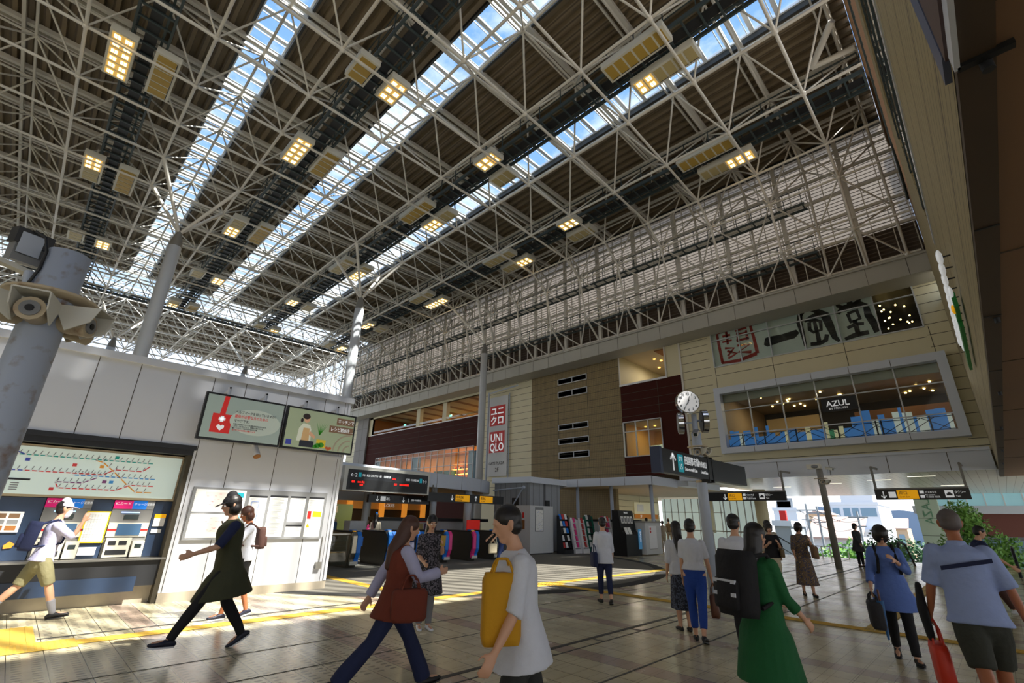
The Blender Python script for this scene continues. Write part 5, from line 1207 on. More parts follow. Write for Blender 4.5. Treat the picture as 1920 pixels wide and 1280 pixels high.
t, y0, y1, zt = house('apartment_building', 'white stepped apartment building with wide windows beyond the slender pole', 110, 1555, 1645, 946, 14, 'town_white', [(.05, .2, .82, .95), (.28, .42, .82, .95), (.46, .6, .82, .95), (.64, .95, .82, .95), (.1, .3, .55, .68), (.4, .6, .55, .68)])
MB().box((110, y1-7, zt), (118, y1-2, zt+4), 'town_white').build('penthouse', t)
MB().box((108.5, y0, zt-4.6), (110, y1, zt-4.2), 'town_white').box((108.5, y0-3, zt-9.5), (110, y1, zt-9), 'town_white').build('balcony', t)
for q, (a, b) in enumerate(((1452, 1472), (1472, 1496))): pass
t, y0, y1, zt = house('office_building', 'white building with roof plant boxes by the red vertical sign', 90, 1450, 1493, 957, 10, 'town_white', [(.1, .9, .5, .58), (.1, .9, .35, .42)])
MB().box((91, y1-2.5, zt), (94, y1-.3, zt+1.5), 'town_grey').box((91, y0+.6, zt), (94, y0+3, zt+2), 'town_grey').build('roof_unit', t)
house('house', 'tan gabled house between the two utility poles', 95, 1516, 1548, 964, 8, 'town_tan', [(.3, .5, .7, .85), (.6, .7, .6, .85)], 'gable')
house('house', 'low building with a wide pink sloping roof below the apartments', 70, 1520, 1610, 1008, 10, 'town_white', [(.5, .7, .3, .6)], 'slope')
house('house', 'pale grey building face beside the stair handrail', 52, 1452, 1482, 986, 5, 'town_grey', [])
house('house', 'distant tan roofed house left of the leafy hedge', 160, 1665, 1700, 990, 8, 'town_tan', [(.1, .3, .5, .8), (.5, .8, .5, .8)], 'slope')
t = thing('vertical_sign', 'red rounded vertical advertising sign beyond the passage', 'sign', (60, 16, 0)); a = rd(1466, 957, 60); b = rd(1466, 984, 60); MB().box((60, a.y-.32, b.z-.3), (60.4, a.y+.32, a.z), 'red').tube((60.2, a.y, -6), (60.2, a.y, b.z), .15, 'grey').build('board', t)
for i, (pxa, pyt, lab) in enumerate(((1510, 944, 'tall utility pole with crossarm nearer the stair'), (1531, 950, 'utility pole in front of the tan gabled house'), (1606, 958, 'slim utility pole in front of the apartment balconies'))):
    p = rd(pxa, pyt, 57+i*4); t = thing('utility_pole', lab, 'utility pole', (p.x, p.y, -6)); MB().tube((p.x, p.y, -6), (p.x, p.y, p.z), .16, 'town_grey', r2=.1).build('shaft', t); MB().box((p.x-.06, p.y-.9, p.z-.7), (p.x+.06, p.y+.9, p.z-.55), 'town_grey').box((p.x-.06, p.y-.6, p.z-1.6), (p.x+.06, p.y+.6, p.z-1.48), 'town_grey').build('crossarm', t)
g = MB()
for dz, dy in ((-.6, .8), (-.6, -.8), (-1.5, 0)):
    a = rd(1510, 944, 57); b = rd(1606, 958, 65); a = Vector((a.x, a.y+dy, a.z+dz)); b = Vector((b.x, b.y+dy, b.z+dz)); pts = [a.lerp(b, u/10)-Vector((0, 0, .8*math.sin(PI*u/10))) for u in range(11)]; g.path(pts, .03, 'near_black', n=5)
tag(g.build('overhead_wire'), 'thin dark wires strung between the utility poles', 'wire')
# hills
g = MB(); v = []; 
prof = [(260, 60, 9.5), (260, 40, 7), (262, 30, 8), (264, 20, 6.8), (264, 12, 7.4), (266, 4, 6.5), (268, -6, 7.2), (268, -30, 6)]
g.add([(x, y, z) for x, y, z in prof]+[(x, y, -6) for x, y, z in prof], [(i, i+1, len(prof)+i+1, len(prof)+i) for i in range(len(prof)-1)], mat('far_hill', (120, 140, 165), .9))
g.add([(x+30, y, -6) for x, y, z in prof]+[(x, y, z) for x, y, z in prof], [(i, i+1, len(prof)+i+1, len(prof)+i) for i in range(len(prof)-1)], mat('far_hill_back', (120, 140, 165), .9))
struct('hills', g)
# leafy plants
def foliage(name, lab, cat, blobs, leafm, trunk=None, per=420, ls=.22, grp=None):
    t = thing(name, lab, cat, (blobs[0][0], blobs[0][1], -6), group=grp); g = MB(); v = []; f = []; k_ = 0
    for (x, y, z, r, rz) in blobs:
        for q in range(per):
            d = Vector((rnd.gauss(0, 1), rnd.gauss(0, 1), rnd.gauss(0, 1))).normalized(); rr = r*(rnd.random()**.33); c = Vector((x+d.x*rr, y+d.y*rr, z+d.z*rz*rr/r))
            a = Vector((rnd.gauss(0, 1), rnd.gauss(0, 1), rnd.gauss(0, 1))).normalized(); b = a.cross(d if abs(a.dot(d)) < .95 else Vector((0, 0, 1))).normalized(); s_ = ls*rnd.uniform(.6, 1.3)
            v += [c-a*s_, c+b*s_*.45, c+a*s_, c-b*s_*.45]; f.append((k_, k_+1, k_+2, k_+3)); k_ += 4
    g.add(v, f, leafm); g.build('foliage', t)
    if trunk: MB().tube(trunk[0], trunk[1], .16, 'bark', r2=.08).build('trunk', t)
    return t
foliage('tree', 'bright green tree in front of the brown shopping building', 'tree', [(33, 1.2, .6, 1.3, 1.7), (33, 2.0, -.4, 1.2, 1.6), (33.4, .4, -1.0, 1.4, 1.6), (33, 1.4, 1.9, .8, 1.0), (33, .2, 0.2, .9, 1.2)], 'leaf', ((33, 1.2, -6), (33, 1.2, 1)), per=1300, ls=.1)
foliage('tree', 'darker tree beside the pale slanted pillar', 'tree', [(36, 5.2, .0, 1.1, 1.6), (36, 5.0, -1.5, 1.3, 1.5)], 'leaf_dark', ((36, 5.2, -6), (36, 5.2, 0)), per=1000, ls=.11)
foliage('shrub', 'rounded green shrub below the pink roof', 'shrub', [(48, 10.6, -1.4, 1.5, 1.5), (49, 9.2, -1.0, 1.5, 1.6), (47, 11.6, -2.8, 1.3, 1.2)], 'leaf', ((48, 10.6, -6), (48, 10.6, -2)), per=500, ls=.2)
foliage('hedge', 'long dark hedge across the street behind the blue dressed woman', 'hedge', [(62, 4.6+q*1.3, -1.0-.25*abs(q-2), 1.6, 1.7) for q in range(6)], 'leaf_dark', None, per=500, ls=.2)
foliage('shrub', 'yellow green shrub at the foot of the stair handrail', 'shrub', [(44, 13.4, -1.8, .9, .9), (44, 12.4, -2.2, .8, .8)], 'leaf', None, per=300, ls=.16)
# opposite shopping building with upper glazing
t = thing('shopping_building', 'shopping building opposite with pale glazed deck and brown wall', 'building', (46, -2, -6))
MB().box((46, -22, 1.1), (60, 4.0, 2.55), 'town_brown').build('brown_wall', t); MB().box((45.4, -22, 2.5), (60, 4.4, 3.0), 'white_fascia').build('deck_edge', t)
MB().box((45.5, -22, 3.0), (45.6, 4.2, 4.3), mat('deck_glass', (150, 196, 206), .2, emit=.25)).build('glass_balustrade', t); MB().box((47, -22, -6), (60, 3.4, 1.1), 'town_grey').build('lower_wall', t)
for q in range(8): MB().box((46.9, 2.6-q*1.3, -.9), (47, 1.6-q*1.3, .9), 'town_glass').build('window', t)
g = MB()
for q in range(14): g.box((45.44, 4.1-q*.9, 3.0), (45.5, 4.16-q*.9, 4.3), 'white')
g.build('mullion', t)
t = thing('slanted_pillar', 'pale green leaning pillar with building name lettering', 'pillar', (38, 6.4, -1))
ya, yb_ = rd(1756, 937, 40).y, rd(1712, 937, 40).y
MB().prism([(40, yb_, 3.7), (40, ya, 3.7), (40, ya, -6), (40, yb_, -6)], (.5, 0, 0), mat('pale_green', (196, 214, 196), .5)).build('body', t)
text('lettering', 'PLAZA', .62, mat('letter_green', (110, 160, 130), .5), t, (39.98, yb_-.75, 3.6), Vector((0, 0, -1)), Vector((0, 1, 0)))
g = MB()
for z in (-.9, .1, 1.1, 2.1): g.box((39.99, ya, z), (40, yb_, z+.02), 'joint')
g.build('panel_joint', t)
# street furniture
def car(x, y, m, lab):
    t = thing('car', lab, 'car', (x, y, -6)); z = -6
    MB().prism([(x-.8, y-2, z+.3), (x-.8, y+2, z+.3), (x-.8, y+2, z+.8), (x-.8, y+1.3, z+.9), (x-.8, y-1.9, z+.95)], (1.6, 0, 0), m).build('body', t); MB().prism([(x-.7, y-1.6, z+.93), (x-.7, y+1.2, z+.88), (x-.7, y+.6, z+1.45), (x-.7, y-1.2, z+1.45)], (1.4, 0, 0), 'dark_glass').build('cabin', t)
    for dy in (-1.25, 1.25): MB().tube((x-.86, y+dy, z+.32), (x-.6, y+dy, z+.32), .32, 'near_black', n=16).build('wheel', t)
car(64, 12.2, 'white', 'small white car parked on the street below the shrub'); car(66, 17, mat('car_silver', (190, 200, 206), .3), 'silver car on the street beyond the plaza edge')
# plaza edge railing and stair handrail
t = thing('stair_handrail', 'black stair handrail at the edge of the plaza', 'handrail', (30, 9, 0)); MB().path([(29.5, 9.6, 0), (29.5, 9.6, 1.0), (30, 9.1, 1.0), (33, 8.2, -.2), (33, 8.2, -1.2)], .03, 'near_black').path([(29.5, 9.6, .5), (30, 9.1, .5), (33, 8.2, -.7)], .02, 'near_black').build('rail', t)
t = thing('glass_railing', 'glass railing at the far side of the passage behind the two women', 'railing', (30, 12, 0)); g = MB()
for q in range(7): g.tube((30+q*.05, 10.2+q*.8, 0), (30+q*.05, 10.2+q*.8, 1.1), .025, 'metal')
g.tube((30, 10.2, 1.1), (30.3, 15, 1.1), .03, 'metal'); g.build('rail', t); MB().prism([(30, 10.2, .1), (30.3, 15, .1), (30.3, 15, 1.0), (30, 10.2, 1.0)], (.02, 0, 0), 'curtain_glow').build('glass_panel', t)
t = thing('plaza_fence', 'low white fence and bollards where the plaza drops to the street', 'fence', (30.6, 7, 0)); g = MB()
for q in range(12): g.tube((31.6, 8.6-q*.4, -.3), (31.6, 8.6-q*.4, .5 if q < 6 else .3), .03, 'white', n=6)
g.build('post', t); MB().tube((31.6, 8.6, .5), (31.6, 6.3, .5), .02, 'white').build('rail', t)
for (x, y, lab) in ((20.5, 2.3, 'escalator balustrade end behind the woman in blue'), (19.5, -.1, 'escalator balustrade end beside the dark trousered person')):
    t = thing('escalator', lab, 'escalator', (x+5, y, 0), group='escalators leading down to the street')
    for dy in (0, .9 if y > 1 else 1.0):
        yb = y+dy if y > 1 else y-.9+dy
        pts = [(x+4.6, yb, 0.1), (x+4.5, yb, .6), (x+4.7, yb, .95), (x+5.2, yb, 1.0), (x+6.5, yb, .9), (x+9.5, yb, -.9)]
        MB().path(pts, .045, 'near_black').build('handrail', t); MB().prism([(x+4.6, yb-.01, 0), (x+4.6, yb-.01, .85), (x+6.4, yb-.01, .85), (x+9.4, yb-.01, -.95), (x+9.4, yb-.01, -1.6), (x+7, yb-.01, 0)], (0, .02, 0), 'glass').build('glass_panel', t)
t = thing('grey_planter', 'grey slanted bin housing at the edge beside the escalator', 'bin', (15.8, -.5, 0)); MB().prism([(15.4, -.9, 0), (16.6, -.9, 0), (16.9, -.95, 1.15), (15.2, -.95, 1.2)], (0, .55, 0), 'box_white').box((15.1, -1.0, 1.15), (17, -.3, 1.25), 'near_black').build('body', t)
# ================================================================ people
def cloth(name, c, n=.08, b=.5, sc=14): M[name] = mat(name, c, .85, noise=n, nscale=sc, bump=b)
for n_, c in dict(c_white=(206, 210, 220), c_lilac=(176, 176, 206), c_khaki=(124, 120, 88), c_olive=(56, 58, 36), c_black=(20, 20, 24), c_navy=(24, 34, 70), c_blue=(28, 66, 150), c_tunic=(92, 120, 190), c_polo=(150, 168, 214), c_shorts=(50, 52, 44), c_rust=(110, 46, 28), c_brown=(70, 44, 36), c_green=(20, 92, 48), c_dark=(44, 44, 48), c_grey=(120, 120, 124), c_jeans=(34, 54, 106), c_beige=(176, 166, 146), c_cream=(196, 186, 160), c_khakitop=(116, 98, 72), c_trous=(150, 138, 120), c_bluepat=(48, 78, 112), c_yellow=(196, 142, 16), c_darkgrey=(40, 42, 40)).items(): cloth(n_, c)
def patterned(name, c1, c2, c3, sc):
    m = mat(name, c1, .85); t = m.node_tree; A = t.nodes; K = t.links; tx = A.new('ShaderNodeTexCoord'); v = A.new('ShaderNodeTexNoise'); v.inputs['Scale'].default_value = sc; v.inputs['Detail'].default_value = 3
    K.new(tx.outputs['Object'], v.inputs['Vector']); r = A.new('ShaderNodeValToRGB'); r.color_ramp.interpolation = 'CONSTANT'; e = r.color_ramp.elements; e[0].color = (*lin(c1), 1); e[1].position = .5; e[1].color = (*lin(c2), 1); x = e.new(.6); x.color = (*lin(c3), 1)
    K.new(v.outputs['Fac'], r.inputs[0]); K.new(r.outputs[0], A['Principled BSDF'].inputs['Base Color']); M[name] = m
patterned('c_floral', (112, 92, 66), (58, 60, 84), (150, 128, 92), 22); patterned('c_skirt', (34, 38, 50), (84, 92, 112), (24, 26, 34), 26); patterned('c_patdark', (30, 28, 34), (110, 104, 112), (40, 36, 44), 30)
M['c_stripe'] = stripes('c_stripe', (200, 190, 196), (190, 30, 60), 2, .05, .55)
mk('skin', (206, 158, 128), .5); mk('skin_tan', (168, 104, 70), .5); mk('hair', (22, 18, 17), .45); mk('hair_brown', (74, 44, 32), .5); mk('hair_grey', (92, 84, 82), .6); mk('shoe_black', (18, 18, 20), .5); mk('shoe_white', (220, 222, 226), .5); mk('shoe_navy', (22, 26, 48), .5); mk('sock', (140, 140, 146), .9); mk('mask', (236, 238, 240), .7); mk('eye', (240, 240, 240), .3); mk('lip', (168, 84, 76), .5); mk('leather', (96, 58, 40), .45); mk('cap_white', (204, 196, 214), .7)
def loft(mb, rings, n=14, round_=(True, True)):
    """rings: (centre, half-axis vector a, half-axis vector b); closed, ends rounded if asked"""
    R_ = [(Vector(c), Vector(a), Vector(b)) for c, a, b in rings]
    def capr(c, a, b, d, k_=3):
        out = []; r = (a.length+b.length)/2
        for i in range(1, k_+1): t = i/k_*PI/2*.94; out.append((c+d*r*math.sin(t), a*math.cos(t), b*math.cos(t)))
        return out
    if round_[0]: d = (R_[0][0]-R_[1][0]).normalized(); R_ = capr(*R_[0], d)[::-1]+R_
    if round_[1]: d = (R_[-1][0]-R_[-2][0]).normalized(); R_ = R_+capr(*R_[-1], d)
    v = []
    for c, a, b in R_:
        for i in range(n): t = 2*PI*i/n; v.append(c+a*math.cos(t)+b*math.sin(t))
    m_ = len(R_); f = [(k_*n+i, k_*n+(i+1) % n, (k_+1)*n+(i+1) % n, (k_+1)*n+i) for k_ in range(m_-1) for i in range(n)]
    f += [tuple(range(n))[::-1], tuple(range((m_-1)*n, m_*n))]; mb.add(v, f, 'skin', True)
def limb(mb, pts, rads, round_=(True, True), n=12, flat=1):
    pts = [Vector(p) for p in pts]; rg = []
    for i, p in enumerate(pts):
        d = (pts[min(i+1, len(pts)-1)]-pts[max(0, i-1)]).normalized(); a = d.cross(Vector((0, 1, 0))); a = (a if a.length > .2 else d.cross(Vector((1, 0, 0)))).normalized(); b = d.cross(a).normalized()
        rg.append((p, a*rads[i], b*rads[i]*flat))
    loft(mb, rg, n, round_)
def fuse(mb, name, parent, m, vox, smooth=4, fac=.5):
    """one continuous skin over everything in mb"""
    me = D.meshes.new(name); me.from_pydata([tuple(v) for v in mb.v], [], mb.f); me.update(); o = D.objects.new(name, me); COL.objects.link(o)
    r = o.modifiers.new('r', 'REMESH'); r.mode = 'VOXEL'; r.voxel_size = vox; s_ = o.modifiers.new('s', 'SMOOTH'); s_.factor = fac; s_.iterations = smooth
    dg = bpy.context.evaluated_depsgraph_get(); nm = D.meshes.new_from_object(o.evaluated_get(dg)); D.objects.remove(o, do_unlink=True)
    nm.materials.clear(); nm.materials.append(M[m] if isinstance(m, str) else m); nm.polygons.foreach_set('use_smooth', [True]*len(nm.polygons)); nm.update()
    r = D.objects.new(name, nm); COL.objects.link(r); r.parent = parent; return r
def person(lab, x, y, head, H=1.68, fem=False, lean=4, legs=((24, 4, 0), (-20, 18, 18)), arms=((-18, 8, 12, 0), (20, 8, 20, 0)), skin='skin', hair='hair', style='short',
           top='c_white', sleeve=.45, hem=-.06, pants='c_black', plen=.97, loose=0, flare=0, skirt=None, shoes='shoe_black', sock=None, hpitch=0, hyaw=0, face=False, mask=False, cap=None, vox=.011, scarf=None, z0=0, sleevem=None, collar=None, flatfoot=False, grp=None):
    s = H/1.72; t = thing('person', lab, 'person', (x, y, z0), math.radians(head), grp); rd_ = math.radians
    hz = .895; L1, L2 = .425, .415; hw = .088
    def legp(a, k_): a, k_ = rd_(a), rd_(k_); kx, kz = L1*math.sin(a), -L1*math.cos(a); return kx, kz, kx+L2*math.sin(a-k_), kz-L2*math.cos(a-k_)
    low = 1e9
    for a, k_, p in legs:
        kx, kz, ax, az = legp(a, k_); pr_ = rd_(p); low = min(low, az-.075*math.cos(pr_)-max(0, .17*math.sin(pr_))-max(0, -.06*math.sin(pr_)))
    pz = -low*1.0
    ul = Vector((math.sin(rd_(lean)), 0, math.cos(rd_(lean)))); fw_ = Vector((ul.z, 0, -ul.x)); lat = Vector((0, 1, 0)); B = Vector((0, 0, pz))
    J = {}
    body = MB(); S = lambda v: Vector(v)*s
    tor = [(-.10, .115, .085, 0), (-.03, .168 if fem else .158, .112, 0), (.07, .155 if fem else .155, .108, .005), (.17, .125 if fem else .145, .095, .01), (.29, .138 if fem else .16, .112, .012), (.39, .15 if fem else .175, .118, .008), (.455, .14 if fem else .165, .1, 0), (.50, .1 if fem else .12, .075, -.01), (.54, .06, .058, -.012)]
    rings = [(S(B+ul*q+fw_*o_), lat*w*s, fw_*d_*s) for q, w, d_, o_ in tor]; loft(body, rings, 18)
    sh = .148 if fem else .172
    hd = rd_(hpitch+lean*.4); hy = rd_(hyaw); hu = Vector((math.sin(hd), 0, math.cos(hd))); hf = Vector((hu.z*math.cos(hy), math.sin(hy), -hu.x)).normalized(); hl = hu.cross(hf).normalized(); hf = hl.cross(hu)
    nb = B+ul*.53-fw_*.012; hc = nb+ul*.06+hu*.115+hf*.02
    limb(body, [S(nb-ul*.05), S(nb+ul*.03), S(hc-hu*.05)], [.06*s, .052*s, .05*s])
    def hp(a, b, c_): return S(hc+hf*a+hl*b+hu*c_)
    loft(body, [(hp(.012, 0, -.105), hl*.028*s, hf*.032*s), (hp(.008, 0, -.08), hl*.048*s, hf*.06*s), (hp(.0, 0, -.04), hl*.064*s, hf*.085*s), (hp(-.004, 0, .0), hl*.074*s, hf*.096*s), (hp(-.006, 0, .045), hl*.076*s, hf*.098*s), (hp(-.008, 0, .085), hl*.062*s, hf*.08*s), (hp(-.01, 0, .104), hl*.04*s, hf*.052*s), (hp(-.01, 0, .115), hl*.014*s, hf*.02*s)], 18, (True, False))
    if vox < .014:
        limb(body, [hp(.085, 0, .012), hp(.108, 0, -.022)], [.008*s, .015*s]); limb(body, [hp(.083, -.017, -.055), hp(.083, .017, -.055)], [.009*s, .009*s]); limb(body, [hp(.055, 0, -.1), hp(.068, 0, -.093)], [.022*s, .018*s])
        limb(body, [hp(.086, -.04, .025), hp(.09, .04, .025)], [.009*s, .009*s])
        for sg in (-1, 1): limb(body, [hp(-.005, sg*.075, -.03), hp(-.012, sg*.083, .012)], [.012*s, .016*s])
    shirt = MB(); pan = MB(); A_ = []; Lg = []
    for sg, (a, k_, p) in zip((1, -1), legs):
        kx, kz, ax, az = legp(a, k_); hp_ = B+lat*sg*hw; kn = B+Vector((kx, sg*hw*.9, kz)); an = B+Vector((ax, sg*hw*.8, az))
        limb(body, [S(hp_), S(hp_.lerp(kn, .45)), S(kn), S(kn.lerp(an, .3)), S(an)], [.09*s, .073*s, .052*s, .054*s, .034*s])
        pr_ = rd_(p); fd = Vector((math.cos(pr_), sg*.12, -math.sin(pr_))).normalized(); fu = fd.cross(Vector((0, 1, 0))).normalized()*-1
        if fu.z < 0: fu = -fu
        limb(body, [S(an-fu*.045-fd*.035), S(an-fu*.045+fd*.1), S(an-fu*.052+fd*.155)], [.034*s, .032*s, .022*s])
        Lg.append((hp_, kn, an, fd, fu))
    for ai, (sg, (a, ab, el, inw)) in enumerate(zip((1, -1), arms)):
        a, ab, el, inw = map(rd_, (a, ab, el, inw)); so_ = B+ul*.455+lat*sg*sh
        ud = Vector((math.sin(a)*math.cos(ab), sg*math.sin(ab), -math.cos(a)*math.cos(ab))); e1 = so_+ud*.28
        a2 = a+el; fd = Vector((math.sin(a2)*math.cos(inw), -sg*math.sin(inw)+sg*math.sin(ab)*.6, -math.cos(a2)*math.cos(inw))).normalized(); w = e1+fd*.245
        limb(body, [S(so_), S(so_.lerp(e1, .4)), S(e1), S(e1.lerp(w, .35)), S(w)], [.053*s, .044*s, .036*s, .036*s, .024*s])
        up_ = fd.cross(lat).normalized() if abs(fd.y) < .9 else Vector((0, 0, 1)); pn = (-lat*sg-fd*(-lat*sg).dot(fd)).normalized(); ac = fd.cross(pn).normalized()   # pn: palm normal, ac: across the hand
        if ac.dot(Vector((1, 0, .5))) < 0: ac = -ac
        loft(body, [(S(w), ac*.024*s, pn*.017*s), (S(w+fd*.035), ac*.034*s, pn*.015*s), (S(w+fd*.085), ac*.04*s, pn*.013*s)], 12)
        for q, (off, ln) in enumerate(((.03, .07), (.0105, .078), (-.0105, .073), (-.031, .058))):
            p0 = w+fd*.08+ac*off; cu = .45 if vox < .014 else .2; p1 = p0+(fd+pn*cu*.5+ac*off*2.2).normalized()*ln*.55; p2 = p1+(fd+pn*cu*2).normalized()*ln*.5
            limb(body, [S(p0), S(p1), S(p2)], [.0092*s, .0088*s, .0075*s], n=8)
        p0 = w+fd*.025+ac*.026; p1 = p0+(fd*.7+ac*.8+pn*.3).normalized()*.042; p2 = p1+(fd+ac*.15+pn*.35).normalized()*.034; limb(body, [S(p0), S(p1), S(p2)], [.0125*s, .0105*s, .0085*s], n=8)
        A_.append((so_, e1, w, fd, pn)); J['hand%d' % ai] = S(w+fd*.08); J['wrist%d' % ai] = S(w); J['sh%d' % ai] = S(so_)
    fuse(body, 'body', t, skin, vox*s)
    J['neck'] = S(nb); J['back'] = S(B+ul*.3-fw_*.13); J['chest'] = S(B+ul*.33+fw_*.14); J['hc'] = S(hc); J['ul'] = ul; J['fw'] = fw_; J['B'] = S(B); J['hip'] = S(B)
    # top
    if top:
        ds = (.024 if not loose else .032)+(.012 if hem < -.1 else 0); hz_ = hem
        swx = max(abs(math.sin(rd_(l_[0]))) for l_ in legs); rr = [(q, w+ds, d_+ds, o_) for q, w, d_, o_ in [(-.03, .166, .126, 0)]+tor[2:] if q > hz_+.02 and q < .5]; w0 = (.168 if fem else .165)+ds+(.02 if loose else .005); fl = min(.075, max(0, -hz_-.06)*.3) if hz_ < -.2 else max(0, -hz_-.06)*(.3 if hz_ < -.2 else .25 if loose else .15)
        rings = [(S(B+Vector((0, 0, hz_)) if hz_ < -.12 else B+ul*hz_), lat*(w0+fl)*s, fw_*(.118+ds+max(fl, swx*max(0, -hz_)*.95))*s)]
        if hz_ < -.2: rings.append((S(B+Vector((0, 0, -.12))), lat*(w0+fl*.5)*s, fw_*(.12+ds+swx*.12)*s))
        rings += [(S(B+ul*q+fw_*o_), lat*w*s, fw_*d_*s) for q, w, d_, o_ in rr]+[(S(B+ul*.497-fw_*.01), lat*(.105 if fem else .122)*s, fw_*.09*s), (S(B+ul*.535-fw_*.012), lat*.07*s, fw_*.068*s)]
        loft(shirt, rings, 20, (False, False)); 
        for (so_, e1, w, fd, pn) in A_:
            slv = MB()
            c_ = [so_, so_.lerp(e1, .5), e1, e1.lerp(w, .5), w]; q = sleeve*4 if sleeve <= 1 else 4; pts = []; rad = []
            for i in range(5):
                if i <= q+.01: pts.append(c_[i]); rad.append((.066, .06, .052, .047, .04)[i]+(.012 if loose else 0)+(.006 if i >= q-.6 else 0))
            if sleeve > 0:
                if q-int(q) > .05 and int(q) < 4: pts.append(c_[int(q)].lerp(c_[int(q)+1], q-int(q))); rad.append(rad[-1]+.003)
                tgt = slv if sleevem else shirt; limb(tgt, [S(p) for p in pts], [r*s for r in rad], (True, False))
                if sleevem: limb(shirt, [S(so_), S(so_.lerp(e1, .1))], [.06*s, .06*s]); fuse(slv, 'sleeve', t, sleevem, .013*s, 3)
        fuse(shirt, 'shirt' if hem > -.3 else 'dress', t, top, .013*s, 3)
        if collar: cb = MB(); loft(cb, [(S(B+ul*.5-fw_*.012), lat*.085*s, fw_*.085*s), (S(B+ul*.56-fw_*.012), lat*.064*s, fw_*.066*s)], 16, (False, False)); fuse(cb, 'collar', t, collar, .012*s, 2)
    if pants:
        loft(pan, [(S(B+ul*.1), lat*.162*s, fw_*.118*s), (S(B+ul*.02), lat*.17*s, fw_*.124*s), (S(B-ul*.09), lat*.162*s, fw_*.112*s)], 18, (False, True))
        for hp_, kn, an, fd, fu in Lg:
            pts = [hp_, hp_.lerp(kn, .5), kn, kn.lerp(an, .4), kn.lerp(an, .8), an+Vector((0, 0, -.02))]; loose_ = 0; rad = [.088+loose*.2, .088+loose, .068+loose, .066+loose+flare*.3, .054+loose+flare*.8, .05+loose+flare]; tot = [0, .25, .5, .7, .9, 1]
            k_ = [i for i in range(6) if tot[i] <= plen+.001]; P_ = [pts[i] for i in k_]; R2 = [rad[i] for i in k_]
            if tot[k_[-1]] < plen-.02: i = k_[-1]; u = (plen-tot[i])/(tot[i+1]-tot[i]); P_.append(pts[i].lerp(pts[i+1], u)); R2.append(rad[i]*(1-u)+rad[i+1]*u+.004)
            if plen < .6: R2 = [r+.012 for r in R2]
            limb(pan, [S(p) for p in P_], [r*s for r in R2], (True, False))
        fuse(pan, 'trousers' if plen > .6 else 'shorts', t, pants, .013*s, 3)
    if skirt:
        m_s, hemz, wd = skirt; sk = MB(); mid = sum((L_[2] for L_ in Lg), Vector())/2; b0 = B+ul*.1; zt_ = (B+ul*.1).z; rg = []
        for i in range(7):
            u = i/6; z = zt_+(hemz/s-zt_)*u; c_ = Vector((b0.x*(1-u)+mid.x*u, 0, z)); rg.append((S(c_), lat*((.15+(wd-.15)*u**.8)*s), Vector((1, 0, 0))*((.12+(wd-.1)*u**.8)*s)))
        n_0 = len(sk.v); loft(sk, rg, 28, (False, False))
        for i in range(7):
            for j_ in range(28):
                v_ = Vector(sk.v[n_0+i*28+j_]); c_ = rg[i][0]; f_ = 1+.07*math.sin(j_*2*PI/28*7)*i/6; sk.v[n_0+i*28+j_] = tuple(c_+(v_-c_)*f_)
        fuse(sk, 'skirt', t, m_s, .016*s, 2)
    for hp_, kn, an, fd, fu in Lg:
        sb = MB(); sd = fd.cross(fu).normalized()
        c0 = an-fu*.05
        loft(sb, [(S(c0-fd*.055), sd*.03*s, fu*.03*s), (S(c0-fd*.02+fu*.012), sd*.04*s, fu*.044*s), (S(c0+fd*.05+fu*.002), sd*.041*s, fu*.036*s), (S(c0+fd*.12-fu*.006), sd*.046*s, fu*.026*s), (S(c0+fd*.175-fu*.01), sd*.036*s, fu*.018*s)], 14)
        so2 = fuse(sb, 'shoe', t, shoes, .011*s, 2)
        sm = MB(); pts = []
        for i in range(12):
            a = 2*PI*i/12; ex = fd*(.062+.135*math.cos(a)); ey = sd*((.044 if math.cos(a) > 0 else .036)*math.sin(a)); pts.append(S(c0-fu*.028+ex+ey))
        sm.prism(pts, -fu*.016*s, 'shoe_white' if shoes in ('shoe_navy', 'shoe_white', 'shoe_pink') else 'near_black'); q = sm.build('sole', so2, True)
        if sock: kb = MB(); limb(kb, [S(an+(kn-an)*.0), S(an+(kn-an)*.45)], [.043*s, .056*s], (True, False)); fuse(kb, 'sock', t, sock, .012*s, 2)
    # head dress
    hb = MB()
    def hl_(off, ra): loft(hb, [(S(hc+hf*off[0]+hu*(off[2]+z_)), hl*(ra[1]*math.sqrt(max(.02, 1-(z_/ra[2])**2)))*s, hf*(ra[0]*math.sqrt(max(.02, 1-(z_/ra[2])**2)))*s) for z_ in (-ra[2]*.97, -ra[2]*.8, -ra[2]*.4, 0, ra[2]*.4, ra[2]*.8, ra[2]*.97)], 16, (False, False))
    if style == 'short': hl_((-.016, 0, .04), (.105, .088, .095)); hl_((-.035, 0, -.02), (.075, .082, .07))
    if style == 'bob': hl_((-.016, 0, .036), (.11, .096, .104)); hl_((-.03, 0, -.045), (.088, .1, .095))
    if style == 'covered': hl_((.0, 0, .02), (.122, .1, .118)); hl_((-.02, 0, -.045), (.1, .1, .09))
    if style == 'long':
        hl_((-.016, 0, .037), (.108, .092, .102)); limb(hb, [S(hc-hf*.04), S(hc-hf*.06-hu*.12), S(nb-fw_*.09-ul*.06), S(nb-fw_*.12-ul*.22)], [.09*s, .085*s, .085*s, .05*s])
    if style == 'pony': hl_((-.016, 0, .038), (.105, .088, .096)); limb(hb, [S(hc-hf*.1+hu*.0), S(hc-hf*.14-hu*.1), S(hc-hf*.12-hu*.22)], [.03*s, .04*s, .015*s])
    if style == 'crop': hl_((-.01, 0, .038), (.104, .085, .09)); hl_((-.03, 0, -.01), (.082, .08, .06))
    if hb.v: fuse(hb, 'hair', t, hair, .010*s, 2)
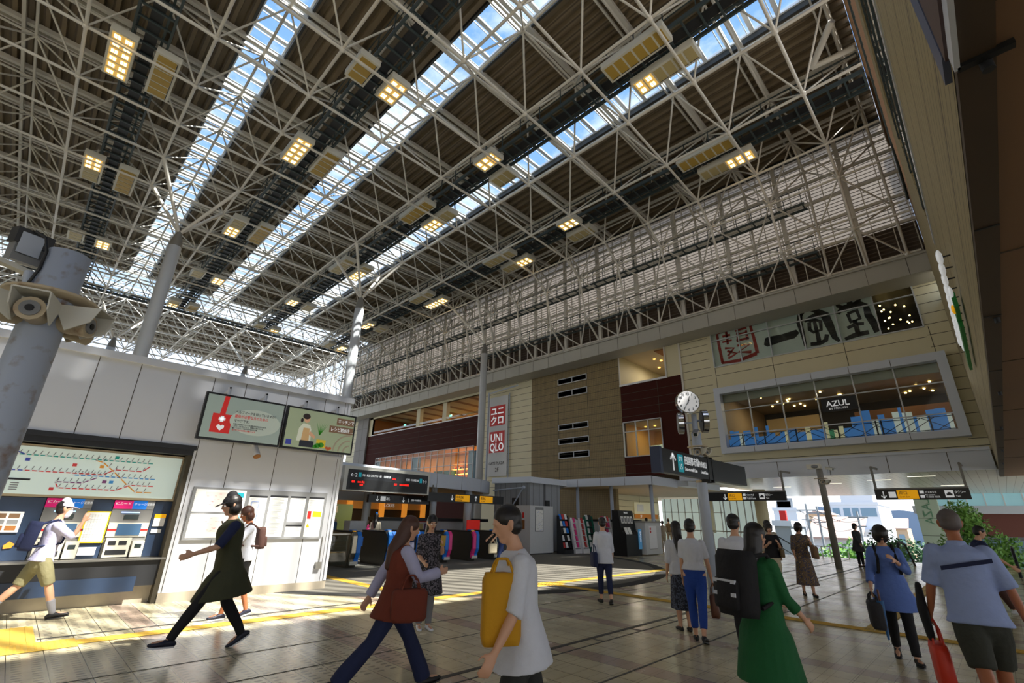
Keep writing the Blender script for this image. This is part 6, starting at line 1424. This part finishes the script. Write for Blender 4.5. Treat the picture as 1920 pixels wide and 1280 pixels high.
    if cap:
        cb = MB(); hb_ = cb
        loft(cb, [(hp(-.004, 0, .03), hl*.09*s, hf*.108*s), (hp(-.006, 0, .075), hl*.085*s, hf*.1*s), (hp(-.01, 0, .115), hl*.055*s, hf*.066*s)], 18, (False, True))
        loft(cb, [(hp(.07, 0, .035), hl*.07*s, hu*.006*s), (hp(.13, 0, .028), hl*.066*s, hu*.006*s), (hp(.165, 0, .018), hl*.04*s, hu*.006*s)], 14)
        fuse(cb, 'cap', t, cap, .009*s, 2)
    if mask:
        kb = MB(); loft(kb, [(hp(.05, 0, -.09), hl*.045*s, hf*.05*s), (hp(.052, 0, -.055), hl*.056*s, hf*.062*s), (hp(.052, 0, -.02), hl*.052*s, hf*.058*s), (hp(.07, 0, -.002), hl*.02*s, hf*.035*s)], 14); fuse(kb, 'face_mask', t, 'mask', .009*s, 3)
    if face:
        for sg in (-1, 1):
            e_ = MB().ball(hp(.083, sg*.031, .004), .0135*s, 'eye', 12).build('eye', t, True); MB().ball(hp(.0935, sg*.031, .003), .0062*s, 'hair', 10).build('iris', e_, True)
            MB().obox(hp(.094, sg*.032, .031), hf*.006, hl*.034*s, hu*.006, 'hair').build('eyebrow', t, True)
        if not mask: MB().obox(hp(.092, 0, -.055), hf*.008, hl*.04*s, hu*.01, 'lip').build('mouth', t, True)
    J['t'] = t; J['Lg'] = [(S(a), S(b), S(c_)) for a, b, c_, d_, e_ in Lg]; return J
def held(name, lab, cat, J, group=None):
    t0 = J['t']; return thing(name, lab, cat, tuple(t0.location), t0.rotation_euler.z, group)
def rbox(g, c, dx, dy, dz, m, k_=.2):
    """box with chamfered upright edges"""
    c, dx, dy, dz = map(Vector, (c, dx, dy, dz)); a, b = dx/2, dy/2; q = 1-k_*2
    poly = [a+b*q, a*q+b, -a*q+b, -a+b*q, -a-b*q, -a*q-b, a*q-b, a-b*q]; v = [c+p*sc_-dz*h for h, sc_ in ((.5, .9), (.38, 1), (-.38, 1), (-.5, .86)) for p in poly]
    f = [(k2*8+i, k2*8+(i+1) % 8, (k2+1)*8+(i+1) % 8, (k2+1)*8+i) for k2 in range(3) for i in range(8)]+[tuple(range(8))[::-1], tuple(range(24, 32))]; g.add(v, f, m, True)
def backpack(lab, J, m, w=.3, h=.42, d=.17, side=0):
    t = held('backpack', lab, 'backpack', J); c = J['back']-J['fw']*(d*.55+.025)+Vector((0, side, -.02)); u = J['ul']; l_ = Vector((0, 1, 0))
    g = MB(); rbox(g, c, J['fw']*d, l_*w, u*h, m, .18); g.build('bag_body', t, True); g = MB(); rbox(g, c-J['fw']*(d*.55)-u*h*.18, J['fw']*.06, l_*w*.75, u*h*.45, m); g.build('front_pocket', t, True)
    for sg in (-1, 1):
        p = [c+J['fw']*d*.4+l_*sg*.09+u*h*.42, J['neck']+l_*sg*.1+u*.045-u*.03, J['chest']+l_*sg*.1+u*.05+J['fw']*.012, J['chest']+l_*sg*.12-u*.12, c+J['fw']*d*.5+l_*sg*.15-u*h*.35]; MB().path(p, .017, m if m != 'c_khakitop' else 'c_brown', 6).build('strap', t, True)
    return t
def handbag(lab, J, at, m, w=.34, h=.26, d=.12, drop=.22, along=Vector((1, 0, 0)), hm=None, quilt=False, cat='bag', nm='handbag', z=.0):
    t = held(nm, lab, cat, J); at = Vector(at); al = Vector(along).normalized(); si = al.cross(Vector((0, 0, 1))).normalized(); c = at-Vector((0, 0, drop+h/2))
    g = MB(); rbox(g, c, al*w, si*d, Vector((0, 0, h)), m, .12); g.build('bag_body', t, True)
    for sg in (-1, 1): MB().path([c+al*w*.28+si*sg*d*.3+Vector((0, 0, h*.48)), c+al*w*.2+si*sg*d*.25+Vector((0, 0, h*.5+drop*.6)), at+al*.03+si*sg*.006, at-al*.03+si*sg*.006, c-al*w*.2+si*sg*d*.25+Vector((0, 0, h*.5+drop*.6)), c-al*w*.28+si*sg*d*.3+Vector((0, 0, h*.48))], .009, hm or m, 6).build('handle', t, True)
    return t
def phone(lab, J, at, dirv, m='near_black'):
    t = held('phone', lab, 'phone', J); d = Vector(dirv).normalized(); s_ = d.cross(Vector((0, 0, 1))).normalized(); MB().obox(at, d*.15, s_*.075, d.cross(s_)*.01, m).build('case', t, True)
SW = ((24, 3, -8), (-22, 16, 34)); SW2 = ((-22, 16, 34), (24, 3, -8)); ST = ((2, 3, 0), (-2, 2, 0))

J = person('person in pale cap, lilac shirt and khaki shorts walking past the ticket machines', .56, 10.75, 0, 1.72, lean=6, legs=SW2, arms=((-10, 8, 20, 0), (52, 6, 112, 12)), top='c_lilac', sleeve=.55, pants='c_khaki', plen=.52, sock='sock', shoes='shoe_black', mask=True, cap='cap_white', face=True, hair='hair', style='short')
backpack('dark blue backpack on the person in the pale cap', J, 'c_navy')
J = person('person in dark cap, olive tunic and black leggings striding along the yellow strip', 2.18, 7.25, 180, 1.8, fem=True, lean=8, legs=((34, 2, -6), (-12, 22, 30)), arms=((34, 10, 40, 0), (-26, 10, 14, 0)), top='c_olive', sleeve=.5, sleevem='c_navy', hem=-.34, pants='c_black', plen=1, shoes='shoe_navy', hair='hair', style='bob', face=True, hpitch=10, cap='c_black')
handbag('brown shoulder bag swinging beside the olive tunic', J, J['hand1']+Vector((0, -.03, .12)), 'leather', .36, .22, .1, .1)
J = person('person in white tee and black shorts looking at a phone by the notice board', 2.95, 9.1, 178, 1.66, lean=5, legs=((16, 4, 0), (-10, 8, 16)), arms=((40, 8, 96, 18), (6, 8, 30, 0)), top='c_white', pants='c_black', plen=.5, skin='skin_tan', hair='hair_brown', style='bob', shoes='shoe_navy', hpitch=20, face=True)
backpack('small brown back bag on the person in black shorts', J, 'c_brown', .2, .34, .12)
phone('phone in the hand of the person in black shorts', J, J['hand0']+Vector((.03, 0, .03)), (.4, 0, 1))
J = person('person with long brown hair, lilac sleeves, rust brown top and navy flared trousers', 3.0, 4.6, -18, 1.66, fem=True, lean=6, legs=((30, 4, -10), (-30, 14, 36)), arms=((-34, 14, 8, 0), (30, 8, 70, 20)), top='c_rust', sleeve=1, sleevem='c_lilac', hem=-.18, pants='c_navy', plen=1, loose=.006, flare=.03, hair='hair_brown', style='long', hpitch=12)
handbag('rust brown shoulder bag on the hip of the long haired walker', J, J['hip']+Vector((.08, -.24, .24)), 'c_rust', .34, .28, .12, .12)
J = person('person in dark patterned dress over grey trousers holding a yellow phone', 4.85, 6.6, -110, 1.6, fem=True, lean=2, legs=ST, arms=((30, 8, 95, 20), (10, 8, 60, 10)), top='c_patdark', sleeve=.5, hem=-.4, pants='c_grey', shoes='shoe_white', style='long', hpitch=18, face=True)
phone('pale yellow phone held by the person in the patterned dress', J, J['hand0']+Vector((.02, 0, .03)), (.2, 0, 1), 'panel_yellow')
J = person('person in loose white shirt and dark trousers striding close to the camera', 2.58, 2.42, 150, 1.7, lean=8, legs=((20, 4, 0), (-18, 14, 20)), arms=((12, 12, 20, 0), (-30, 10, 10, 0)), top='c_white', sleeve=.55, hem=-.16, pants='c_darkgrey', loose=0, hair='hair', style='short', hpitch=14, skin='skin')
t = handbag('mustard yellow cloth tote hanging on the white shirted person', J, J['sh0']+Vector((.13, .0, .03)), 'c_yellow', .24, .4, .1, .08, nm='tote_bag')
J = person('person seen from behind in pale top with one red striped sleeve and navy jeans', 9.1, 6.2, 48, 1.62, fem=True, lean=3, legs=((8, 3, 0), (-10, 10, 14)), arms=((-6, 12, 10, 0), (8, 12, 16, 0)), top='c_white', sleeve=.7, hem=-.14, pants='c_navy', plen=.9, style='short')
handbag('navy shoulder bag on the person in the pale top', J, J['sh0']+Vector((-.06, .08, -.2)), 'c_navy', .34, .28, .1, .14)
J = person('person with cropped hair, white tee and bright blue high trousers seen from behind', 7.5, 3.5, 20, 1.62, fem=True, lean=3, legs=((4, 2, 0), (-14, 10, 14)), arms=((4, 6, 10, 0), (8, 12, 8, 0)), top='c_white', sleeve=.4, hem=.06, pants='c_blue', plen=.92, style='short')
handbag('dark and brown handbag held by the person in bright blue trousers', J, J['hand1'], 'leather', .34, .3, .12, .14)
J = person('person with long black hair, white shirt and long patterned skirt by the clock pole', 7.95, 3.95, 40, 1.58, fem=True, lean=2, legs=ST, arms=((2, 8, 14, 0), (4, 8, 20, 0)), top='c_white', sleeve=.6, hem=-.05, pants=None, skirt=('c_skirt', .3, .2), style='long')
J = person('person in loose white tee and black trousers beyond the green coated walker', 7.23, 2.72, 30, 1.7, lean=4, legs=((10, 4, 0), (-16, 12, 18)), arms=((-6, 10, 16, 0), (14, 14, 40, 0)), top='c_white', sleeve=.55, hem=-.18, pants='c_black', style='short', hyaw=-40)
J = person('person in a long green coat and blue jeans with a black bag on the back', 4.9, 1.7, -25, 1.6, fem=True, lean=5, legs=((16, 4, 0), (-18, 12, 20)), arms=((20, 8, 50, 10), (14, 8, 30, 0)), top='c_green', sleeve=.8, hem=-.52, pants='c_jeans', style='long', hair='hair')
t = backpack('large black backpack with pale stripes on the green coated walker', J, 'c_black', .34, .52, .22)
c_ = J['back']-J['fw']*.225
for dz in (-.02, -.12): MB().obox(c_+J['ul']*dz-J['fw']*.06, J['fw']*.02, Vector((0, .25, 0)), J['ul']*.03, 'c_white').build('band', t, True)
J = person('person in black top and off white trousers looking at a phone in the passage', 13.6, 4.28, -150, 1.6, fem=True, lean=2, legs=ST, arms=((30, 8, 90, 24), (26, 8, 86, 16)), top='c_black', sleeve=.5, hem=-.04, pants='c_cream', loose=.02, style='bob', hpitch=24, face=True, shoes='shoe_white')
handbag('taupe bag on the hip of the person in off white trousers', J, J['hip']+Vector((.1, .2, .22)), 'c_khakitop', .26, .18, .08, .06)
J = person('person standing just behind the black topped person in the passage', 14.7, 4.65, -150, 1.66, fem=True, lean=2, legs=ST, arms=((4, 8, 14, 0), (4, 8, 20, 0)), top='c_beige', sleeve=.9, hem=-.2, pants='c_cream', loose=.02, style='bob', hpitch=10, face=True)
J = person('person in a long floral dress walking towards the gates', 13.95, 3.7, -152, 1.62, fem=True, lean=2, legs=((12, 4, 0), (-8, 8, 10)), arms=((30, 14, 96, 24), (14, 14, 40, 0)), top='c_floral', sleeve=.7, hem=-.04, pants=None, skirt=('c_floral', .24, .25), style='covered', face=False, hpitch=12)
handbag('pink and pale blue paper bag carried by the person in the floral dress', J, J['hand0']+Vector((0, .06, -.12)), 'soffit_brown', .36, .26, .1, .02, nm='paper_bag')
J = person('person in pale blue tunic with black leggings and black straps walking towards the camera', 8.45, 1.25, -165, 1.6, fem=True, lean=5, legs=((14, 3, -4), (-12, 16, 24)), arms=((30, 10, 100, 36), (8, 16, 30, 0)), top='c_tunic', sleeve=.85, hem=-.28, pants='c_black', style='covered', hpitch=18)
backpack('black backpack whose straps cross the pale blue tunic', J, 'c_black', .28, .4, .14)
handbag('grey quilted bag held by the person in the blue tunic', J, J['hand1'], 'c_dark', .42, .3, .14, .1)
t = held('umbrella', 'folded blue umbrella hanging from the hand beside the quilted bag', 'umbrella', J); a = J['hand1']+Vector((.12, .06, 0)); MB().tube(a-Vector((0, 0, .08)), a-Vector((-.02, 0, .5)), .04, mat('umb_blue', (40, 96, 150), .6), r2=.012).build('canopy', t, True); MB().tube(a+Vector((0, 0, .05)), a-Vector((0, 0, .08)), .012, 'leather').tube(a-Vector((-.02, 0, .5)), a-Vector((-.022, 0, .55)), .006, 'metal').build('handle', t, True)
J = person('broad person in pale blue polo and dark olive shorts walking away with a red bag', 6.2, .35, 12, 1.76, lean=5, legs=((-16, 10, 12), (14, 4, 0)), arms=((8, 16, 14, 0), (-8, 18, 14, 0)), skin='skin_tan', hair='hair_grey', style='crop', top='c_polo', sleeve=.5, hem=-.1, loose=.012, pants='c_shorts', plen=.5, collar='c_polo', vox=.010)
t = J['t']; b_ = J['back']-J['fw']*.035; MB().obox(b_+J['ul']*.06, J['fw']*.012, Vector((0, .36, -.08)), J['ul']*.035, 'c_navy').build('stripe', t, True)
handbag('bright orange red carrier bag held by the person in olive shorts', J, J['hand0'], mat('bag_red', (206, 52, 26), .5), .36, .36, .12, .2, nm='carrier_bag')
t = held('jacket', 'dark jacket folded over the arm beside the pale blue polo', 'jacket', J); g = MB(); w_ = J['wrist0']; limb(g, [w_+Vector((0, .05, .2)), w_+Vector((0, .06, 0)), w_+Vector((-.02, .05, -.22))], [.045, .07, .055], flat=.6); fuse(g, 'cloth', t, 'c_black', .014)
J = person('person in navy tee, brown trousers and white sneakers beside the leafy tree', 14.6, .55, -75, 1.7, lean=10, legs=((26, 4, -6), (-22, 20, 30)), arms=((-20, 10, 10, 0), (30, 14, 20, 0)), top='c_navy', sleeve=.5, pants='c_brown', loose=.01, shoes='shoe_white', style='short', hpitch=14)
J = person('distant person in grey at the plaza edge by the leafy hedge', 25.5, 4.6, -120, 1.66, top='c_dark', sleeve=1, hem=-.3, vox=.016, style='bob', fem=True, legs=ST)
J = person('distant person in khaki with a rucksack walking off down the passage', 33.6, 17.2, 55, 1.72, top='c_khakitop', sleeve=.9, pants='c_trous', vox=.016, legs=((8, 4, 0), (-8, 6, 10)), cap='c_khakitop')
J = person('dark haired person seen above the hydrant cabinet', 26.6, 15.0, 60, 1.74, top='c_black', vox=.016, legs=ST)
J = person('shorter dark haired person beside the head above the hydrant cabinet', 26.0, 15.9, 60, 1.62, top='c_dark', vox=.016, legs=ST)
J = person('distant pale clad person partly behind the hydrant cabinet', 27.6, 14.55, 20, 1.6, top='c_beige', pants='c_beige', vox=.016, sleeve=.8, legs=ST)
J = person('person in face mask and blue patterned top inside the gates near the kiosk', 8.3, 17.3, -100, 1.6, fem=True, top='c_bluepat', mask=True, face=True, style='bob', legs=ST, vox=.014)
J = person('person in blue cap and beige tee passing the first gates with a pink bag', 9.9, 17.0, 50, 1.62, fem=True, top='c_beige', cap='blue', style='long', legs=ST, vox=.014, pants='c_grey')
handbag('pink shoulder bag on the person in the blue cap', J, J['sh0']+Vector((-.1, .1, -.05)), 'pink', .3, .26, .1, .12)
J = person('person in navy tee with beige sleeves entering the second gate', 9.4, 13.9, 85, 1.56, fem=True, top='c_navy', sleevem='c_cream', sleeve=.5, pants='c_lilac', style='short', legs=((8, 3, 0), (-8, 6, 10)), vox=.013, loose=.01)
J = person('far person in the concourse behind the grey cabinet', 11.3, 23.5, 80, 1.66, top='c_white', vox=.016, legs=ST)
J = person('far dark haired person in the concourse beside the pale one', 10.6, 23.2, 120, 1.6, top='c_black', vox=.016, legs=ST)
J = person('person in blue patterned shirt leaning forward past the last gate', 12.3, 12.6, 170, 1.66, lean=16, top='c_bluepat', sleeve=.5, pants='c_jeans', hpitch=20, legs=((16, 8, 0), (-14, 12, 20)), arms=((30, 8, 20, 0), (20, 8, 30, 0)), vox=.013)
handbag('pale tote bag carried by the person in the blue patterned shirt', J, J['hand0'], 'c_cream', .3, .3, .1, .1, nm='tote_bag')
J = person('person in a grey top passing the orange direction board', 36.5, 19.8, 60, 1.62, top='c_grey', vox=.018, legs=ST)
